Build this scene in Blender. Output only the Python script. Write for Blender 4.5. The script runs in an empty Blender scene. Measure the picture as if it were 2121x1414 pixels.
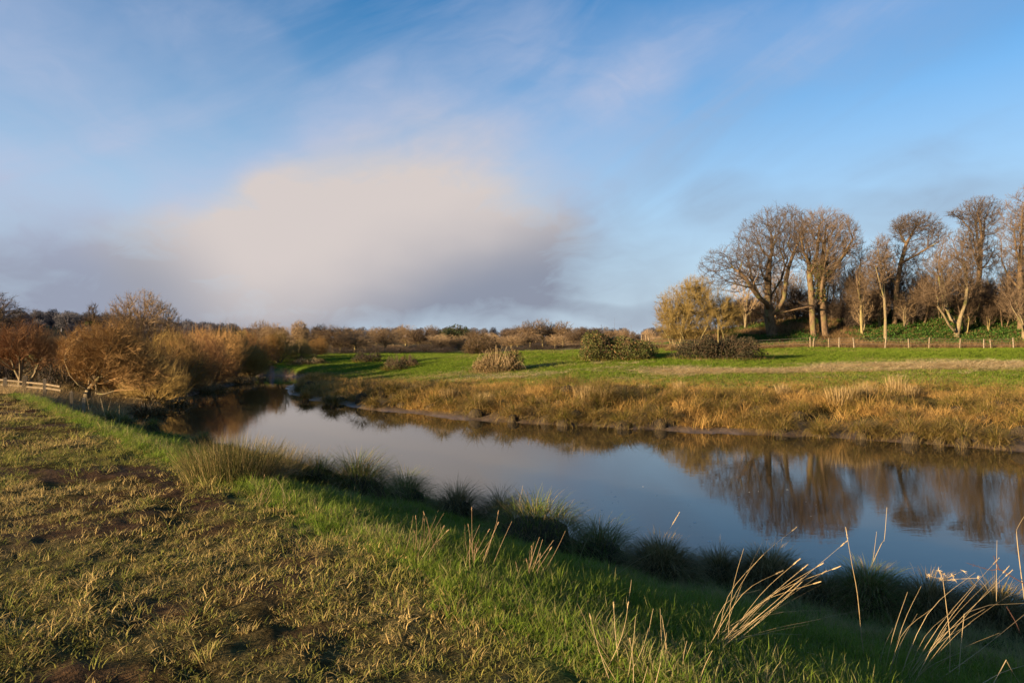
import bpy, math, random
import numpy as np
from mathutils import Vector
R = math.radians
rng = np.random.default_rng(7)
scene = bpy.context.scene
COL = scene.collection

# ------------------------------------------------------------------ camera
F, HU, HV, CZ = 1414.0, 1060.5, 700.0, 4.0      # focal length and horizon of the photograph in its pixels, eye height over the water
cam = bpy.data.cameras.new('camera'); cam_o = bpy.data.objects.new('camera', cam); COL.objects.link(cam_o)
cam.sensor_width = 36.0; cam.lens = 36.0 * F / 2121.0; cam.clip_end = 6000; cam.clip_start = 0.05
cam.shift_y = -7.0 / 2121.0
cam_o.location = (0, 0, CZ); cam_o.rotation_euler = (R(90), 0, 0)
scene.camera = cam_o

# ------------------------------------------------------------------ light
SUN_EL = R(10.5); SUN_AZ = R(238)                # azimuth clockwise from +Y
sdir = Vector((math.sin(SUN_AZ)*math.cos(SUN_EL), math.cos(SUN_AZ)*math.cos(SUN_EL), math.sin(SUN_EL)))
sun = bpy.data.lights.new('sun', 'SUN'); sun.energy = 5.0; sun.angle = R(0.5); sun.color = (1.0, 0.77, 0.50)
sun_o = bpy.data.objects.new('sun', sun); COL.objects.link(sun_o)
sun_o.rotation_euler = (-sdir).to_track_quat('-Z', 'Y').to_euler(); sun_o.location = (-60, -40, 60)

scene.view_settings.view_transform = 'Standard'; scene.view_settings.look = 'None'
scene.view_settings.gamma = 1.0; scene.view_settings.use_curve_mapping = False
scene.view_settings.exposure = 1.72
cy = scene.cycles
cy.max_bounces = 6; cy.diffuse_bounces = 3; cy.glossy_bounces = 3; cy.transmission_bounces = 3; cy.transparent_max_bounces = 4
cy.caustics_reflective = False; cy.caustics_refractive = False

class NT:
    """tiny helper for node trees"""
    def __init__(s, tree): s.t = tree; s.n = tree.nodes; s.l = tree.links
    def node(s, typ, **kw):
        n = s.n.new(typ)
        for k, v in kw.items(): setattr(n, k, v)
        return n
    def put(s, sock, v):
        if v is None: return
        if hasattr(v, 'is_output') or isinstance(v, bpy.types.NodeSocket): s.l.new(v, sock)
        else: sock.default_value = v
    def m(s, op, a, b=None, c=None, clamp=False):
        n = s.node('ShaderNodeMath', operation=op, use_clamp=clamp)
        for i, v in enumerate((a, b, c)): s.put(n.inputs[i], v)
        return n.outputs[0]
    def vm(s, op, a, b=None):
        n = s.node('ShaderNodeVectorMath', operation=op)
        s.put(n.inputs[0], a)
        if b is not None:
            if op == 'SCALE': s.put(n.inputs['Scale'], b)
            else: s.put(n.inputs[1], b)
        return n.outputs['Value'] if op in ('LENGTH', 'DOT_PRODUCT') else n.outputs[0]
    def mix(s, f, a, b, blend='MIX'):
        n = s.node('ShaderNodeMix', data_type='RGBA', blend_type=blend)
        s.put(n.inputs[0], f)
        for i, v in ((6, a), (7, b)):
            if isinstance(v, (tuple, list)) and len(v) == 3: v = (*v, 1)
            s.put(n.inputs[i], v)
        return n.outputs[2]
    def noise(s, vec, scale, detail=3, rough=.5, lac=2.0, dist=0.0, out=0):
        n = s.node('ShaderNodeTexNoise')
        s.put(n.inputs['Vector'], vec); s.put(n.inputs['Scale'], scale); n.inputs['Detail'].default_value = detail
        n.inputs['Roughness'].default_value = rough; n.inputs['Lacunarity'].default_value = lac; n.inputs['Distortion'].default_value = dist
        return n.outputs[out]
    def ramp(s, v, lo, hi, a=0.0, b=1.0, interp='SMOOTHSTEP'):
        n = s.node('ShaderNodeMapRange', interpolation_type=interp)
        s.put(n.inputs[0], v)
        for i, x in enumerate((lo, hi, a, b)): s.put(n.inputs[i+1], x)
        return n.outputs[0]
    def comb(s, x, y, z):
        n = s.node('ShaderNodeCombineXYZ')
        for i, v in enumerate((x, y, z)): s.put(n.inputs[i], v)
        return n.outputs[0]
    def sep(s, v):
        n = s.node('ShaderNodeSeparateXYZ'); s.put(n.inputs[0], v); return n.outputs

# ------------------------------------------------------------------ sky: Nishita air with soft drifting cloud in it
world = bpy.data.worlds.new('World'); scene.world = world; world.use_nodes = True
def build_world():
    w = NT(world.node_tree); w.n.clear()
    sky = w.node('ShaderNodeTexSky', sky_type='NISHITA', sun_disc=False, sun_elevation=SUN_EL, sun_rotation=SUN_AZ,
                 altitude=10, air_density=1.0, dust_density=0.25, ozone_density=3.0)
    d = w.node('ShaderNodeTexCoord').outputs['Generated']
    x, y, z = w.sep(d)
    az = w.m('ARCTAN2', x, y); el = w.m('ARCSINE', z)
    # soft warp so that no cloud keeps a geometric outline
    wv = w.noise(w.vm('MULTIPLY', d, (1, 1, 1.7)), 2.3, 4, .5, out=1)
    wv = w.vm('SUBTRACT', wv, (.5, .5, .5)); wx, wy, wz = w.sep(wv)
    az2 = w.m('ADD', az, w.m('MULTIPLY', wx, .30)); el2 = w.m('ADD', el, w.m('MULTIPLY', wy, .16))
    def blob(u, v, su, sv, amp, edge=1.5, tilt=0.0):
        a0 = math.atan((u-HU)/F); e0 = math.atan((HV-v)/F*math.cos(a0)); sa = su/F; se = sv/F
        da = w.m('SUBTRACT', az2, a0); de = w.m('SUBTRACT', el2, e0)
        if tilt: de = w.m('SUBTRACT', de, w.m('MULTIPLY', da, tilt))
        q = w.m('ADD', w.m('POWER', w.m('DIVIDE', w.m('ABSOLUTE', da), sa), 2.0), w.m('POWER', w.m('DIVIDE', w.m('ABSOLUTE', de), se), 2.0))
        return w.ramp(q, edge, 0.0, 0.0, amp)
    def add(*bs):
        r = bs[0]
        for b in bs[1:]: r = w.m('ADD', r, b)
        return r
    # cloud-plane coordinates for streaks that run on over the whole dome
    zz = w.m('ADD', w.m('MAXIMUM', z, 0.0), .22)
    pl = w.comb(w.m('DIVIDE', x, zz), w.m('DIVIDE', y, zz), 0.0)
    veil = w.noise(w.vm('MULTIPLY', pl, (1.0, .42, 1)), .85, 5, .52, dist=.4)
    veil2 = w.noise(w.vm('ADD', pl, (7.3, 2.1, 0)), 1.9, 5, .55)
    veilm = w.m('MULTIPLY', w.ramp(veil, .42, .72), w.ramp(veil2, .25, .65, .45, 1.0))
    low = w.ramp(el, .02, .16, 1.0, .62)
    veilm = w.m('MULTIPLY', w.m('MULTIPLY', veilm, low), .58)
    main = add(blob(700, 530, 350, 165, .66, edge=2.6), blob(870, 415, 265, 190, .56, edge=2.6, tilt=.12), blob(1010, 575, 320, 100, .34, edge=2.8), blob(640, 610, 260, 90, .30, edge=2.2), blob(470, 490, 330, 80, .22))
    left = add(blob(20, 600, 330, 110, .75), blob(-60, 360, 190, 100, .36), blob(260, 690, 360, 40, .55), blob(180, 120, 330, 130, .16, tilt=-.3))
    right = add(blob(1330, 210, 120, 120, .25), blob(1620, 60, 520, 110, .22), blob(1500, 440, 110, 40, .25), blob(1820, 470, 330, 50, .25), blob(1330, 640, 240, 28, .4), blob(560, 150, 330, 60, .16, tilt=-.35))
    # beyond the frame the same broken cloud goes on round the horizon
    rnd = w.noise(w.comb(w.m('MULTIPLY', az, 1.5), w.m('MULTIPLY', el, 4.0), 3.0), 1.6, 4, .5)
    out = w.m('MULTIPLY', w.ramp(w.m('ABSOLUTE', az), .75, 1.1), w.m('MULTIPLY', w.ramp(rnd, .45, .68), w.ramp(el, .55, .15)))
    fine = w.noise(w.vm('MULTIPLY', d, (1, 1, 2.2)), 5.0, 5, .55)
    ct, st = math.cos(R(-24)), math.sin(R(-24))
    ca = w.m('ADD', w.m('MULTIPLY', az, ct), w.m('MULTIPLY', el, -st)); cb = w.m('ADD', w.m('MULTIPLY', az, st), w.m('MULTIPLY', el, ct))
    cir = w.noise(w.comb(w.m('MULTIPLY', ca, 1.7), w.m('MULTIPLY', cb, 6.5), 1.3), 1.25, 7, .6, dist=.5)
    veilm = w.m('ADD', veilm, w.m('MULTIPLY', w.ramp(cir, .42, .75, 0, .30), w.ramp(el, .06, .22)))
    dens = w.m('ADD', add(main, left, right, w.m('MULTIPLY', out, .8)), veilm)
    wisp = w.noise(w.vm('MULTIPLY', w.vm('ADD', d, wv), (1.6, 1.6, 5.0)), 3.2, 6, .58)
    dens = w.m('MULTIPLY', dens, w.m('MULTIPLY', w.ramp(fine, .2, .75, .84, 1.12), w.ramp(wisp, .25, .7, .78, 1.14)), clamp=True)
    # cloud colour: sunlit cream above and to the left, blue-grey underneath
    e_sun = w.ramp(w.m('ADD', el2, w.m('MULTIPLY', az2, -.42)), .06, .26)
    thick = w.ramp(main, .15, .8)
    lit = w.mix(thick, CLOUD_VEIL, CLOUD_SUN)
    cc = w.mix(e_sun, CLOUD_SHADE, lit)
    leftm = w.m('MULTIPLY', w.ramp(w.m('ADD', az, w.m('MULTIPLY', el, .6)), -.30, -.46), w.ramp(el, .22, .06))
    cc = w.mix(w.m('MULTIPLY', leftm, .8), cc, CLOUD_SHADE)
    hsv = w.node('ShaderNodeHueSaturation'); hsv.inputs['Saturation'].default_value = SKY_SAT; hsv.inputs['Value'].default_value = SKY_VAL
    w.put(hsv.inputs['Color'], sky.outputs[0])
    base = w.mix(w.ramp(el, .50, .0, 0, .90), hsv.outputs[0], CLOUD_LOW)
    col = w.mix(dens, base, cc)
    bg = w.node('ShaderNodeBackground'); w.put(bg.inputs[0], col); bg.inputs[1].default_value = 0.055
    out = w.node('ShaderNodeOutputWorld'); w.l.new(bg.outputs[0], out.inputs[0])
CLOUD_SUN, CLOUD_VEIL, CLOUD_SHADE, CLOUD_LOW = (3.75, 3.38, 3.25), (2.8, 3.05, 4.0), (1.50, 1.68, 2.15), (2.95, 3.75, 4.7)
SKY_SAT, SKY_VAL = 1.28, 1.18
build_world()

# ------------------------------------------------------------------ small tools
def tag(o, label=None, cat=None, group=None, kind=None):
    if label: o['label'] = label
    if cat: o['category'] = cat
    if group: o['group'] = group
    if kind: o['kind'] = kind
    return o
def empty(name, loc=(0, 0, 0), rz=0.0):
    o = bpy.data.objects.new(name, None); o.empty_display_size = .2; COL.objects.link(o)
    o.location = loc; o.rotation_euler = (0, 0, rz); return o
class Geo:
    def __init__(s): s.v = []; s.q = []; s.t = []; s.a = []; s.n = 0
    def add(s, v, quads=None, tris=None, attr=None):
        v = np.asarray(v, float).reshape(-1, 3); b = s.n
        s.v.append(v); s.n += len(v)
        if quads is not None and len(quads): s.q.append(np.asarray(quads).reshape(-1, 4) + b)
        if tris is not None and len(tris): s.t.append(np.asarray(tris).reshape(-1, 3) + b)
        s.a.append(np.zeros((len(v), 4)) if attr is None else np.asarray(attr, float))
    def mesh(s, name, mat, smooth=True):
        me = bpy.data.meshes.new(name)
        v = np.concatenate(s.v) if s.v else np.zeros((0, 3))
        q = np.concatenate(s.q) if s.q else np.zeros((0, 4), int)
        t = np.concatenate(s.t) if s.t else np.zeros((0, 3), int)
        me.vertices.add(len(v)); me.vertices.foreach_set('co', v.astype(np.float32).ravel())
        loops = np.concatenate([q.ravel(), t.ravel()]).astype(np.int32)
        starts = np.concatenate([np.arange(len(q))*4, len(q)*4 + np.arange(len(t))*3]).astype(np.int32)
        me.loops.add(len(loops)); me.loops.foreach_set('vertex_index', loops)
        me.polygons.add(len(starts)); me.polygons.foreach_set('loop_start', starts)
        me.polygons.foreach_set('use_smooth', np.full(len(starts), smooth, bool))
        a = np.concatenate(s.a)
        at_ = me.attributes.new('bl', 'FLOAT_COLOR', 'POINT'); at_.data.foreach_set('color', a.astype(np.float32).ravel())
        me.update(calc_edges=True)
        if mat: me.materials.append(mat)
        return me
def obj(name, me, parent=None, loc=(0, 0, 0)):
    o = bpy.data.objects.new(name, me); COL.objects.link(o); o.location = loc
    if parent: o.parent = parent
    return o
def copy_tree(o, loc, rz, scl, label=None):
    c = o.copy(); COL.objects.link(c); c.location = loc; c.rotation_euler = (0, 0, rz); c.scale = scl
    if label: c['label'] = label
    for ch in list(o.children):
        k = ch.copy(); COL.objects.link(k); k.parent = c
        for g in list(ch.children):
            j = g.copy(); COL.objects.link(j); j.parent = k
    return c
def unit(a): return a/np.maximum(np.linalg.norm(a, axis=-1, keepdims=True), 1e-9)

# ------------------------------------------------------------------ value noise for the terrain
def vnoise(x, y, seed=0):
    xi = np.floor(x).astype(np.int64); yi = np.floor(y).astype(np.int64); fx = x-xi; fy = y-yi
    def h(a, b):
        n = (a*374761393 + b*668265263 + seed*1442695041) & 0xffffffff
        n = ((n ^ (n >> 13))*1274126177) & 0xffffffff
        return ((n ^ (n >> 16)) & 0xffff)/65535.0
    fx = fx*fx*(3-2*fx); fy = fy*fy*(3-2*fy)
    return (h(xi, yi)*(1-fx)+h(xi+1, yi)*fx)*(1-fy) + (h(xi, yi+1)*(1-fx)+h(xi+1, yi+1)*fx)*fy
def fbm(x, y, scale, oct=3, seed=0):
    r = 0; a = .5; s = 0
    for i in range(oct):
        r = r + a*vnoise(x*scale*2**i + 17.3*i, y*scale*2**i - 9.1*i, seed+i); s += a; a *= .5
    return r/s
def sst(a, b, x):
    t = np.clip((x-a)/(b-a), 0, 1); return t*t*(3-2*t)
def poly_dist(x, y, P):
    P = np.asarray(P, float); d = np.full(x.shape, 1e9)
    for (ax, ay), (bx, by) in zip(P[:-1], P[1:]):
        vx, vy = bx-ax, by-ay
        t = np.clip(((x-ax)*vx+(y-ay)*vy)/(vx*vx+vy*vy), 0, 1)
        d = np.minimum(d, (x-ax-t*vx)**2+(y-ay-t*vy)**2)
    return np.sqrt(d)
def inside(x, y, P):
    P = np.asarray(P, float); r = np.zeros(x.shape, bool)
    for (ax, ay), (bx, by) in zip(P, np.roll(P, -1, 0)):
        if ay == by: continue
        c = (ay > y) != (by > y)
        r ^= c & (x < (bx-ax)*(y-ay)/(by-ay)+ax)
    return r

# ------------------------------------------------------------------ the river and the lie of the land (metres, water level 0)
NEAR = [(80, -14), (60, -6), (30, 2.2), (20, 5.0), (14, 6.6), (9, 7.7), (6.4, 8.4), (5.0, 8.8), (3.8, 9.4), (2.5, 10.3), (1.5, 11.2), (.6, 12.4), (-.5, 13.6),
        (-1.9, 15.3), (-3.7, 17.0), (-5.5, 19.2), (-7.8, 21.5), (-11.0, 24.4), (-13.8, 26.8), (-17.2, 30), (-19.5, 35), (-21.5, 42), (-23.3, 53),
        (-24, 60), (-24.5, 66), (-28, 70), (-36, 74), (-50, 80), (-90, 100)]
FAR = [(84, 2), (64, 8), (40, 16.5), (28, 20.5), (18, 24.1), (15.4, 26), (12.5, 27.6), (7.9, 28.7), (4.7, 30.6), (.9, 31.8), (-2.9, 33.7),
       (-4.8, 35.8), (-7.7, 37.7), (-10.4, 41), (-13.1, 44.2), (-16.2, 49.2), (-18.8, 56.6), (-19.4, 62), (-20.5, 68),
       (-24, 72.5), (-34, 78), (-50, 84.5), (-90, 105)]
CREST = [(80, -34), (60, -24), (30, -12), (10, -5), (3.5, .1), (.85, 3.4), (-.1, 4.7), (-1.5, 6.55), (-5.4, 11.1), (-9.0, 15.2), (-14, 21), (-20, 28),
         (-24, 33), (-27, 42), (-29, 53), (-30, 63), (-37, 68), (-52, 75), (-90, 94)]
RIVER = NEAR + FAR[::-1]
NEARLAND = NEAR + [(-600, 160), (-600, -400), (80, -400)]
FIELDLAND = CREST + [(-600, 150), (-600, -400), (80, -400)]
def land(x, y):
    """height, and what kind of ground: dict of masks"""
    x = np.asarray(x, float); y = np.asarray(y, float)
    wob = (fbm(x, y, .55, 3, 5)-.5)*1.0
    dN = poly_dist(x, y, NEAR); dF = poly_dist(x, y, FAR); dC = poly_dist(x, y, CREST)
    riv = inside(x, y, RIVER)
    s = np.minimum(dN, dF); s = np.where(riv, -s, s) + np.where(dF < dN, wob*.6+(fbm(x, y, 1.7, 3, 6)-.5)*.7, wob*.35)
    field = inside(x, y, FIELDLAND)
    near = (dN < dF) & ~riv | field | inside(x, y, NEARLAND)
    sp = np.maximum(s, 0)
    # near bank
    zf = 2.3-.025*np.clip(y, 0, 40)
    zf = zf + (.95-zf)*sst(29.5, 35.5, y + .12*(x+20) + (fbm(x, y, .4, 2, 3)-.5)*1.2)
    zf = zf + (fbm(x, y, .35, 3, 11)-.5)*.10 + ((fbm(x, y, 2.2, 3, 12)-.5)*.09+(fbm(x, y, 6.0, 2, 13)-.5)*.045)*sst(40, 25, y)
    t = sp/(sp+dC+1e-6)
    zb = zf*np.interp(t, [0, .05, .12, .30, .88, 1], [0, .24, .38, .45, .93, 1])
    zb = zb - zf*.16*sst(12, 20, y)*sst(0, .2, t)*sst(1, .75, t)
    zb = zb + (fbm(x, y, 1.3, 3, 21)-.5)*.22*sst(.0, .12, t)*sst(1, .8, t)
    zn = np.where(field, zf, zb)
    # far bank
    z70 = np.interp(x, [-24, -18, -13, -5.5, 2, 12, 30, 60, 120], [1.0, 1.15, 1.4, 2.05, 2.55, 2.8, 2.95, 3.1, 3.2])
    yc = np.interp(x, [-24, 60, 120], [73, 69, 66])
    c = np.maximum(yc-y, 0)
    tf = sp/(sp+c+1e-6)
    pf = np.interp(tf, [0, .03, .07, .2, .4, .7, 1], [0, .07, .27, .38, .60, .86, 1])
    zfar = z70*pf
    lump = (fbm(x, y, .5, 3, 31)-.5)
    zfar = zfar + lump*.95*sst(.6, 2.0, sp)*sst(.32, .15, tf) + (fbm(x, y, .13, 2, 33)-.5)*.35*sst(.15, .4, tf)
    back = sst(0, 14, y-yc)*sst(16, 8, x)
    zfar = zfar + (1.7-zfar)*back
    A = np.interp(x, [13, 19, 27, 36, 46, 120], [0, .55, 1.5, 3.3, 4.0, 4.2])
    mound = A*sst(72, 84.5, y+(fbm(x, y, .12, 2, 41)-.5)*4)*(1-sst(100, 125, y))
    zfar = zfar + mound + (fbm(x, y, .3, 3, 43)-.5)*.9*sst(.2, 1, mound)
    z = np.where(near, zn, zfar)
    z = np.where(s < 0, -np.minimum(1.4, .35*(-s)), z)
    # far country: level, with a wooded hill on the left and a low ridge to the right
    dist = np.hypot(x, y)
    farm = sst(120, 170, dist)
    azd = np.degrees(np.arctan2(x, y))
    hill = 7.0*sst(-22, -36, azd)*sst(330, 480, dist) + 3.0*sst(-20, -27, azd)*sst(330, 480, dist)
    ridge = 3.5*sst(360, 560, dist)*np.exp(-((azd+4)/26.0)**2)
    zz = 1.6 + hill + ridge
    z = np.where(s < 0, z, z + (zz-z)*farm)
    return z, dict(s=s, near=near, field=field, t=t, tf=tf, dC=dC, mound=mound, dist=dist, azd=azd, dF=dF, dN=dN)
def H(x, y): return float(land(np.array([x]), np.array([y]))[0][0])
def px(u, v, d): return np.array([(u-HU)/F*d, d, CZ-(v-HV)/F*d])      # the point seen at (u, v) at distance d
def hit(u, v):
    """where the ground is met on the line of sight through a point of the photograph"""
    d = np.concatenate([np.arange(2.5, 40, .05), np.arange(40, 200, .25)])
    x = (u-HU)/F*d; z = CZ-(v-HV)/F*d
    g = land(x, d)[0]
    i = np.nonzero((z <= np.maximum(g, 0)))[0]
    i = i[0] if len(i) else len(d)-1
    return np.array([x[i], d[i], g[i]])
def stand(u, d):
    x = (u-HU)/F*d; return np.array([x, d, H(x, d)])
# ------------------------------------------------------------------ materials
def new_mat(name):
    m = bpy.data.materials.new(name); m.use_nodes = True; w = NT(m.node_tree); w.n.clear()
    o = w.node('ShaderNodeOutputMaterial'); return m, w, o
def principled(w, col, rough=.8, spec=.3, normal=None):
    p = w.node('ShaderNodeBsdfPrincipled'); w.put(p.inputs['Base Color'], col if not isinstance(col, tuple) else (*col, 1))
    w.put(p.inputs['Roughness'], rough); p.inputs['Specular IOR Level'].default_value = spec
    if normal is not None: w.put(p.inputs['Normal'], normal)
    return p
def bump(w, h, strength, dist):
    b = w.node('ShaderNodeBump'); w.put(b.inputs['Height'], h); b.inputs['Strength'].default_value = strength
    b.inputs['Distance'].default_value = dist; return b.outputs[0]

def ground_mat():
    m, w, o = new_mat('ground')
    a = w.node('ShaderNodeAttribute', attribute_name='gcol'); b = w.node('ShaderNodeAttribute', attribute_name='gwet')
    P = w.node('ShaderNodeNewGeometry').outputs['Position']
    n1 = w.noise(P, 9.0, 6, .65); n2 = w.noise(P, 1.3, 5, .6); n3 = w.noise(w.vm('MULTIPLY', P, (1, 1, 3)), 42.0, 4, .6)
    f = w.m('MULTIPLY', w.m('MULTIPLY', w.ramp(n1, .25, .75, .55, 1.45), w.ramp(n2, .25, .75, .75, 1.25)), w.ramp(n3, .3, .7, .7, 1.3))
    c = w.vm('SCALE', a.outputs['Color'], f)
    h = w.m('ADD', n1, w.m('MULTIPLY', n3, .35))
    rough = w.m('SUBTRACT', .95, w.m('MULTIPLY', b.outputs['Fac'], .62))
    p = principled(w, c, rough, .0, bump(w, h, .8, .05)); w.put(p.inputs['Specular IOR Level'], w.m('MULTIPLY', b.outputs['Fac'], .5)); w.l.new(p.outputs[0], o.inputs[0]); return m
def water_mat():
    m, w, o = new_mat('river_water')
    P = w.node('ShaderNodeNewGeometry').outputs['Position']
    x, y, z = w.sep(P)
    # light air: fine ripples, stronger in drifting patches, lying across the breeze
    wv = w.noise(w.vm('MULTIPLY', P, (1.1, 2.6, 1)), 1.5, 3, .55)
    rip = w.noise(w.vm('MULTIPLY', P, (1.0, 2.2, 1)), 6.5, 3, .55)
    patch = w.ramp(w.noise(P, .13, 2, .5), .38, .62, .25, 1.0)
    h = w.m('ADD', w.m('MULTIPLY', wv, .45), w.m('MULTIPLY', w.m('MULTIPLY', rip, .28), patch))
    p = principled(w, (.030, .024, .013) , .006, .5, bump(w, h, .045, .05))
    p.inputs['IOR'].default_value = 1.48
    w.l.new(p.outputs[0], o.inputs[0]); return m
def blade_mat(name, young, old, dry, dryness=.0, trans=.35):
    """grass blades: 'bl' holds (random per blade, height along blade, second random); 'tint' comes with each scattered clump"""
    m, w, o = new_mat(name)
    a = w.node('ShaderNodeAttribute', attribute_name='bl'); r, h, r2 = w.sep(a.outputs['Vector'])
    t = w.node('ShaderNodeAttribute', attribute_name='tint', attribute_type='INSTANCER').outputs['Fac']
    c = w.mix(r, young, old)
    k = w.m('ADD', w.m('MULTIPLY', t, 1.0), dryness)
    k = w.ramp(w.m('SUBTRACT', w.m('MULTIPLY', k, 1.6), r2), -.05, .25)
    c = w.mix(k, c, dry)
    tipf = w.m('MULTIPLY', w.ramp(h, .55, 1.0), w.m('MULTIPLY', r2, .5))
    c = w.mix(tipf, c, dry)
    c = w.vm('SCALE', c, w.ramp(r2, 0, 1, .7, 1.3, 'LINEAR'))
    p = principled(w, c, .65, .08)
    tr = w.node('ShaderNodeBsdfTranslucent'); w.put(tr.inputs[0], c)
    mx = w.node('ShaderNodeMixShader'); mx.inputs[0].default_value = trans
    w.l.new(p.outputs[0], mx.inputs[1]); w.l.new(tr.outputs[0], mx.inputs[2]); w.l.new(mx.outputs[0], o.inputs[0]); return m
def bark_mat(name, c1, c2, scale=3.0, moss=None):
    m, w, o = new_mat(name)
    P = w.node('ShaderNodeTexCoord').outputs['Object']
    n = w.noise(w.vm('MULTIPLY', P, (1, 1, .35)), scale*2.2, 6, .65); n2 = w.noise(P, scale*.35, 3, .5)
    c = w.mix(w.ramp(n, .3, .7), c1, c2)
    if moss: c = w.mix(w.ramp(n2, .52, .68, 0, .7), c, moss)
    p = principled(w, c, .9, .2, bump(w, n, .7, .06)); w.l.new(p.outputs[0], o.inputs[0]); return m
def twig_mat(name, c1, c2):
    m, w, o = new_mat(name)
    a = w.node('ShaderNodeAttribute', attribute_name='bl'); r, h, r2 = w.sep(a.outputs['Vector'])
    c = w.mix(r, c1, c2)
    p = principled(w, c, .75, .25); w.l.new(p.outputs[0], o.inputs[0]); return m
def leaf_mat(name, c1, c2, c3, trans=.25):
    m, w, o = new_mat(name)
    a = w.node('ShaderNodeAttribute', attribute_name='bl'); r, h, r2 = w.sep(a.outputs['Vector'])
    t = w.node('ShaderNodeAttribute', attribute_name='tint', attribute_type='INSTANCER').outputs['Fac']
    c = w.mix(w.ramp(r, .2, .8), c1, c2); c = w.mix(w.ramp(w.m('ADD', r2, w.m('MULTIPLY', t, .8)), .72, .95), c, c3)
    p = principled(w, c, .75, .15)
    tr = w.node('ShaderNodeBsdfTranslucent'); w.put(tr.inputs[0], c)
    mx = w.node('ShaderNodeMixShader'); mx.inputs[0].default_value = trans
    w.l.new(p.outputs[0], mx.inputs[1]); w.l.new(tr.outputs[0], mx.inputs[2]); w.l.new(mx.outputs[0], o.inputs[0]); return m
def wood_mat(name, c1, c2):
    m, w, o = new_mat(name)
    P = w.node('ShaderNodeTexCoord').outputs['Object']
    n = w.noise(w.vm('MULTIPLY', P, (14, 14, 1.5)), 1.5, 5, .6)
    p = principled(w, w.mix(w.ramp(n, .3, .7), c1, c2), .85, .2, bump(w, n, .4, .01)); w.l.new(p.outputs[0], o.inputs[0]); return m

M = dict(
    ground=ground_mat(), water=water_mat(),
    worn=blade_mat('worn_turf', (.135, .145, .024), (.22, .190, .044), (.40, .28, .10), .06, .3),
    lush=blade_mat('lush_grass', (.085, .155, .014), (.185, .235, .022), (.33, .27, .11), .0, .38),
    meadow=blade_mat('meadow_grass', (.085, .145, .010), (.150, .190, .016), (.30, .22, .09), .0, .35),
    bankg=blade_mat('bank_grass', (.095, .090, .016), (.175, .118, .026), (.37, .22, .066), .12, .3),
    tuss=blade_mat('tussock_blades', (.060, .105, .015), (.15, .165, .030), (.30, .21, .08), .0, .3),
    tussdry=blade_mat('dry_tussock_blades', (.17, .12, .045), (.30, .21, .085), (.46, .34, .16), .15, .3),
    rush=blade_mat('rush_blades', (.055, .065, .016), (.11, .095, .026), (.27, .15, .055), .05, .3),
    reed=blade_mat('dry_reed', (.30, .20, .085), (.42, .29, .13), (.50, .36, .17), .2, .3),
    straw=blade_mat('straw', (.46, .33, .14), (.56, .41, .19), (.60, .45, .23), .2, .25),
    stem=twig_mat('dry_stem', (.28, .19, .085), (.44, .32, .165)),
    stem_red=twig_mat('red_stem', (.07, .032, .024), (.10, .05, .035)),
    stem_green=twig_mat('green_stem', (.08, .16, .03), (.14, .22, .05)),
    bark_warm=bark_mat('bark_warm', (.070, .044, .023), (.17, .108, .055), 3.0, (.13, .12, .035)),
    bark_pale=bark_mat('bark_pale', (.11, .080, .040), (.23, .17, .09), 4.0, (.18, .17, .05)),
    bark_olive=bark_mat('bark_olive', (.16, .12, .045), (.28, .21, .085), 4.0, (.15, .14, .04)),
    bark_dark=bark_mat('bark_dark', (.055, .040, .026), (.11, .080, .05), 4.0, (.06, .06, .022)),
    twig_grey=twig_mat('twig_grey', (.038, .026, .017), (.074, .050, .031)),
    twig_brown=twig_mat('twig_brown', (.062, .040, .021), (.115, .072, .037)),
    twig_orange=twig_mat('twig_orange', (.18, .092, .024), (.27, .150, .042)),
    twig_red=twig_mat('twig_red', (.17, .078, .026), (.25, .122, .040)),
    twig_gold=twig_mat('twig_gold', (.112, .074, .019), (.185, .122, .031)),
    twig_olive=twig_mat('twig_olive', (.21, .130, .030), (.31, .200, .052)),
    twig_tan=twig_mat('twig_tan', (.19, .122, .060), (.29, .195, .10)),
    twig_haze_tint=twig_mat('twig_haze_tint', (.070, .064, .070), (.105, .094, .098)),  # cloud shadow and bluish haze over the hill woods put into the twig colour
    ivy=leaf_mat('ivy_leaves', (.035, .055, .012), (.065, .085, .018), (.11, .08, .03)),
    bramble=leaf_mat('bramble_leaves', (.060, .075, .018), (.12, .112, .032), (.22, .12, .05)),
    bramble_tan=leaf_mat('dead_bramble_leaves', (.15, .095, .04), (.23, .145, .06), (.10, .09, .03)),
    nettle=leaf_mat('ivy_ground', (.028, .080, .010), (.062, .130, .018), (.13, .085, .03)),
    litter=leaf_mat('leaf_litter', (.14, .075, .035), (.22, .12, .055), (.28, .17, .08)),
    conifer=leaf_mat('evergreen_leaves', (.030, .045, .018), (.050, .065, .024), (.06, .05, .02)),
    wood_pale=wood_mat('weathered_pale_wood', (.13, .092, .05), (.24, .175, .10)),
    wood_grey=wood_mat('weathered_grey_wood', (.16, .12, .075), (.27, .21, .13)),
    wire=twig_mat('wire', (.12, .10, .08), (.16, .13, .1)),
)

def straw_mask(x, y):
    n = fbm(x*.35, y, .35, 3, 81)
    a = np.exp(-((y-np.interp(x, [6, 14, 26, 40], [47.5, 47, 46.5, 47]))/np.interp(x, [6, 16, 40], [1.3, 2.6, 2.4]))**2)*sst(5, 12, x)
    b = np.exp(-((y-52)/2.2)**2)*np.exp(-((x-3)/6.0)**2)*.7
    c = np.exp(-((y-47.5)/1.0)**2)*np.exp(-((x+1)/3.0)**2)*.4
    return np.clip((a*.95+b*.8+c)*sst(.40, .58, n), 0, 1)
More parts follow.
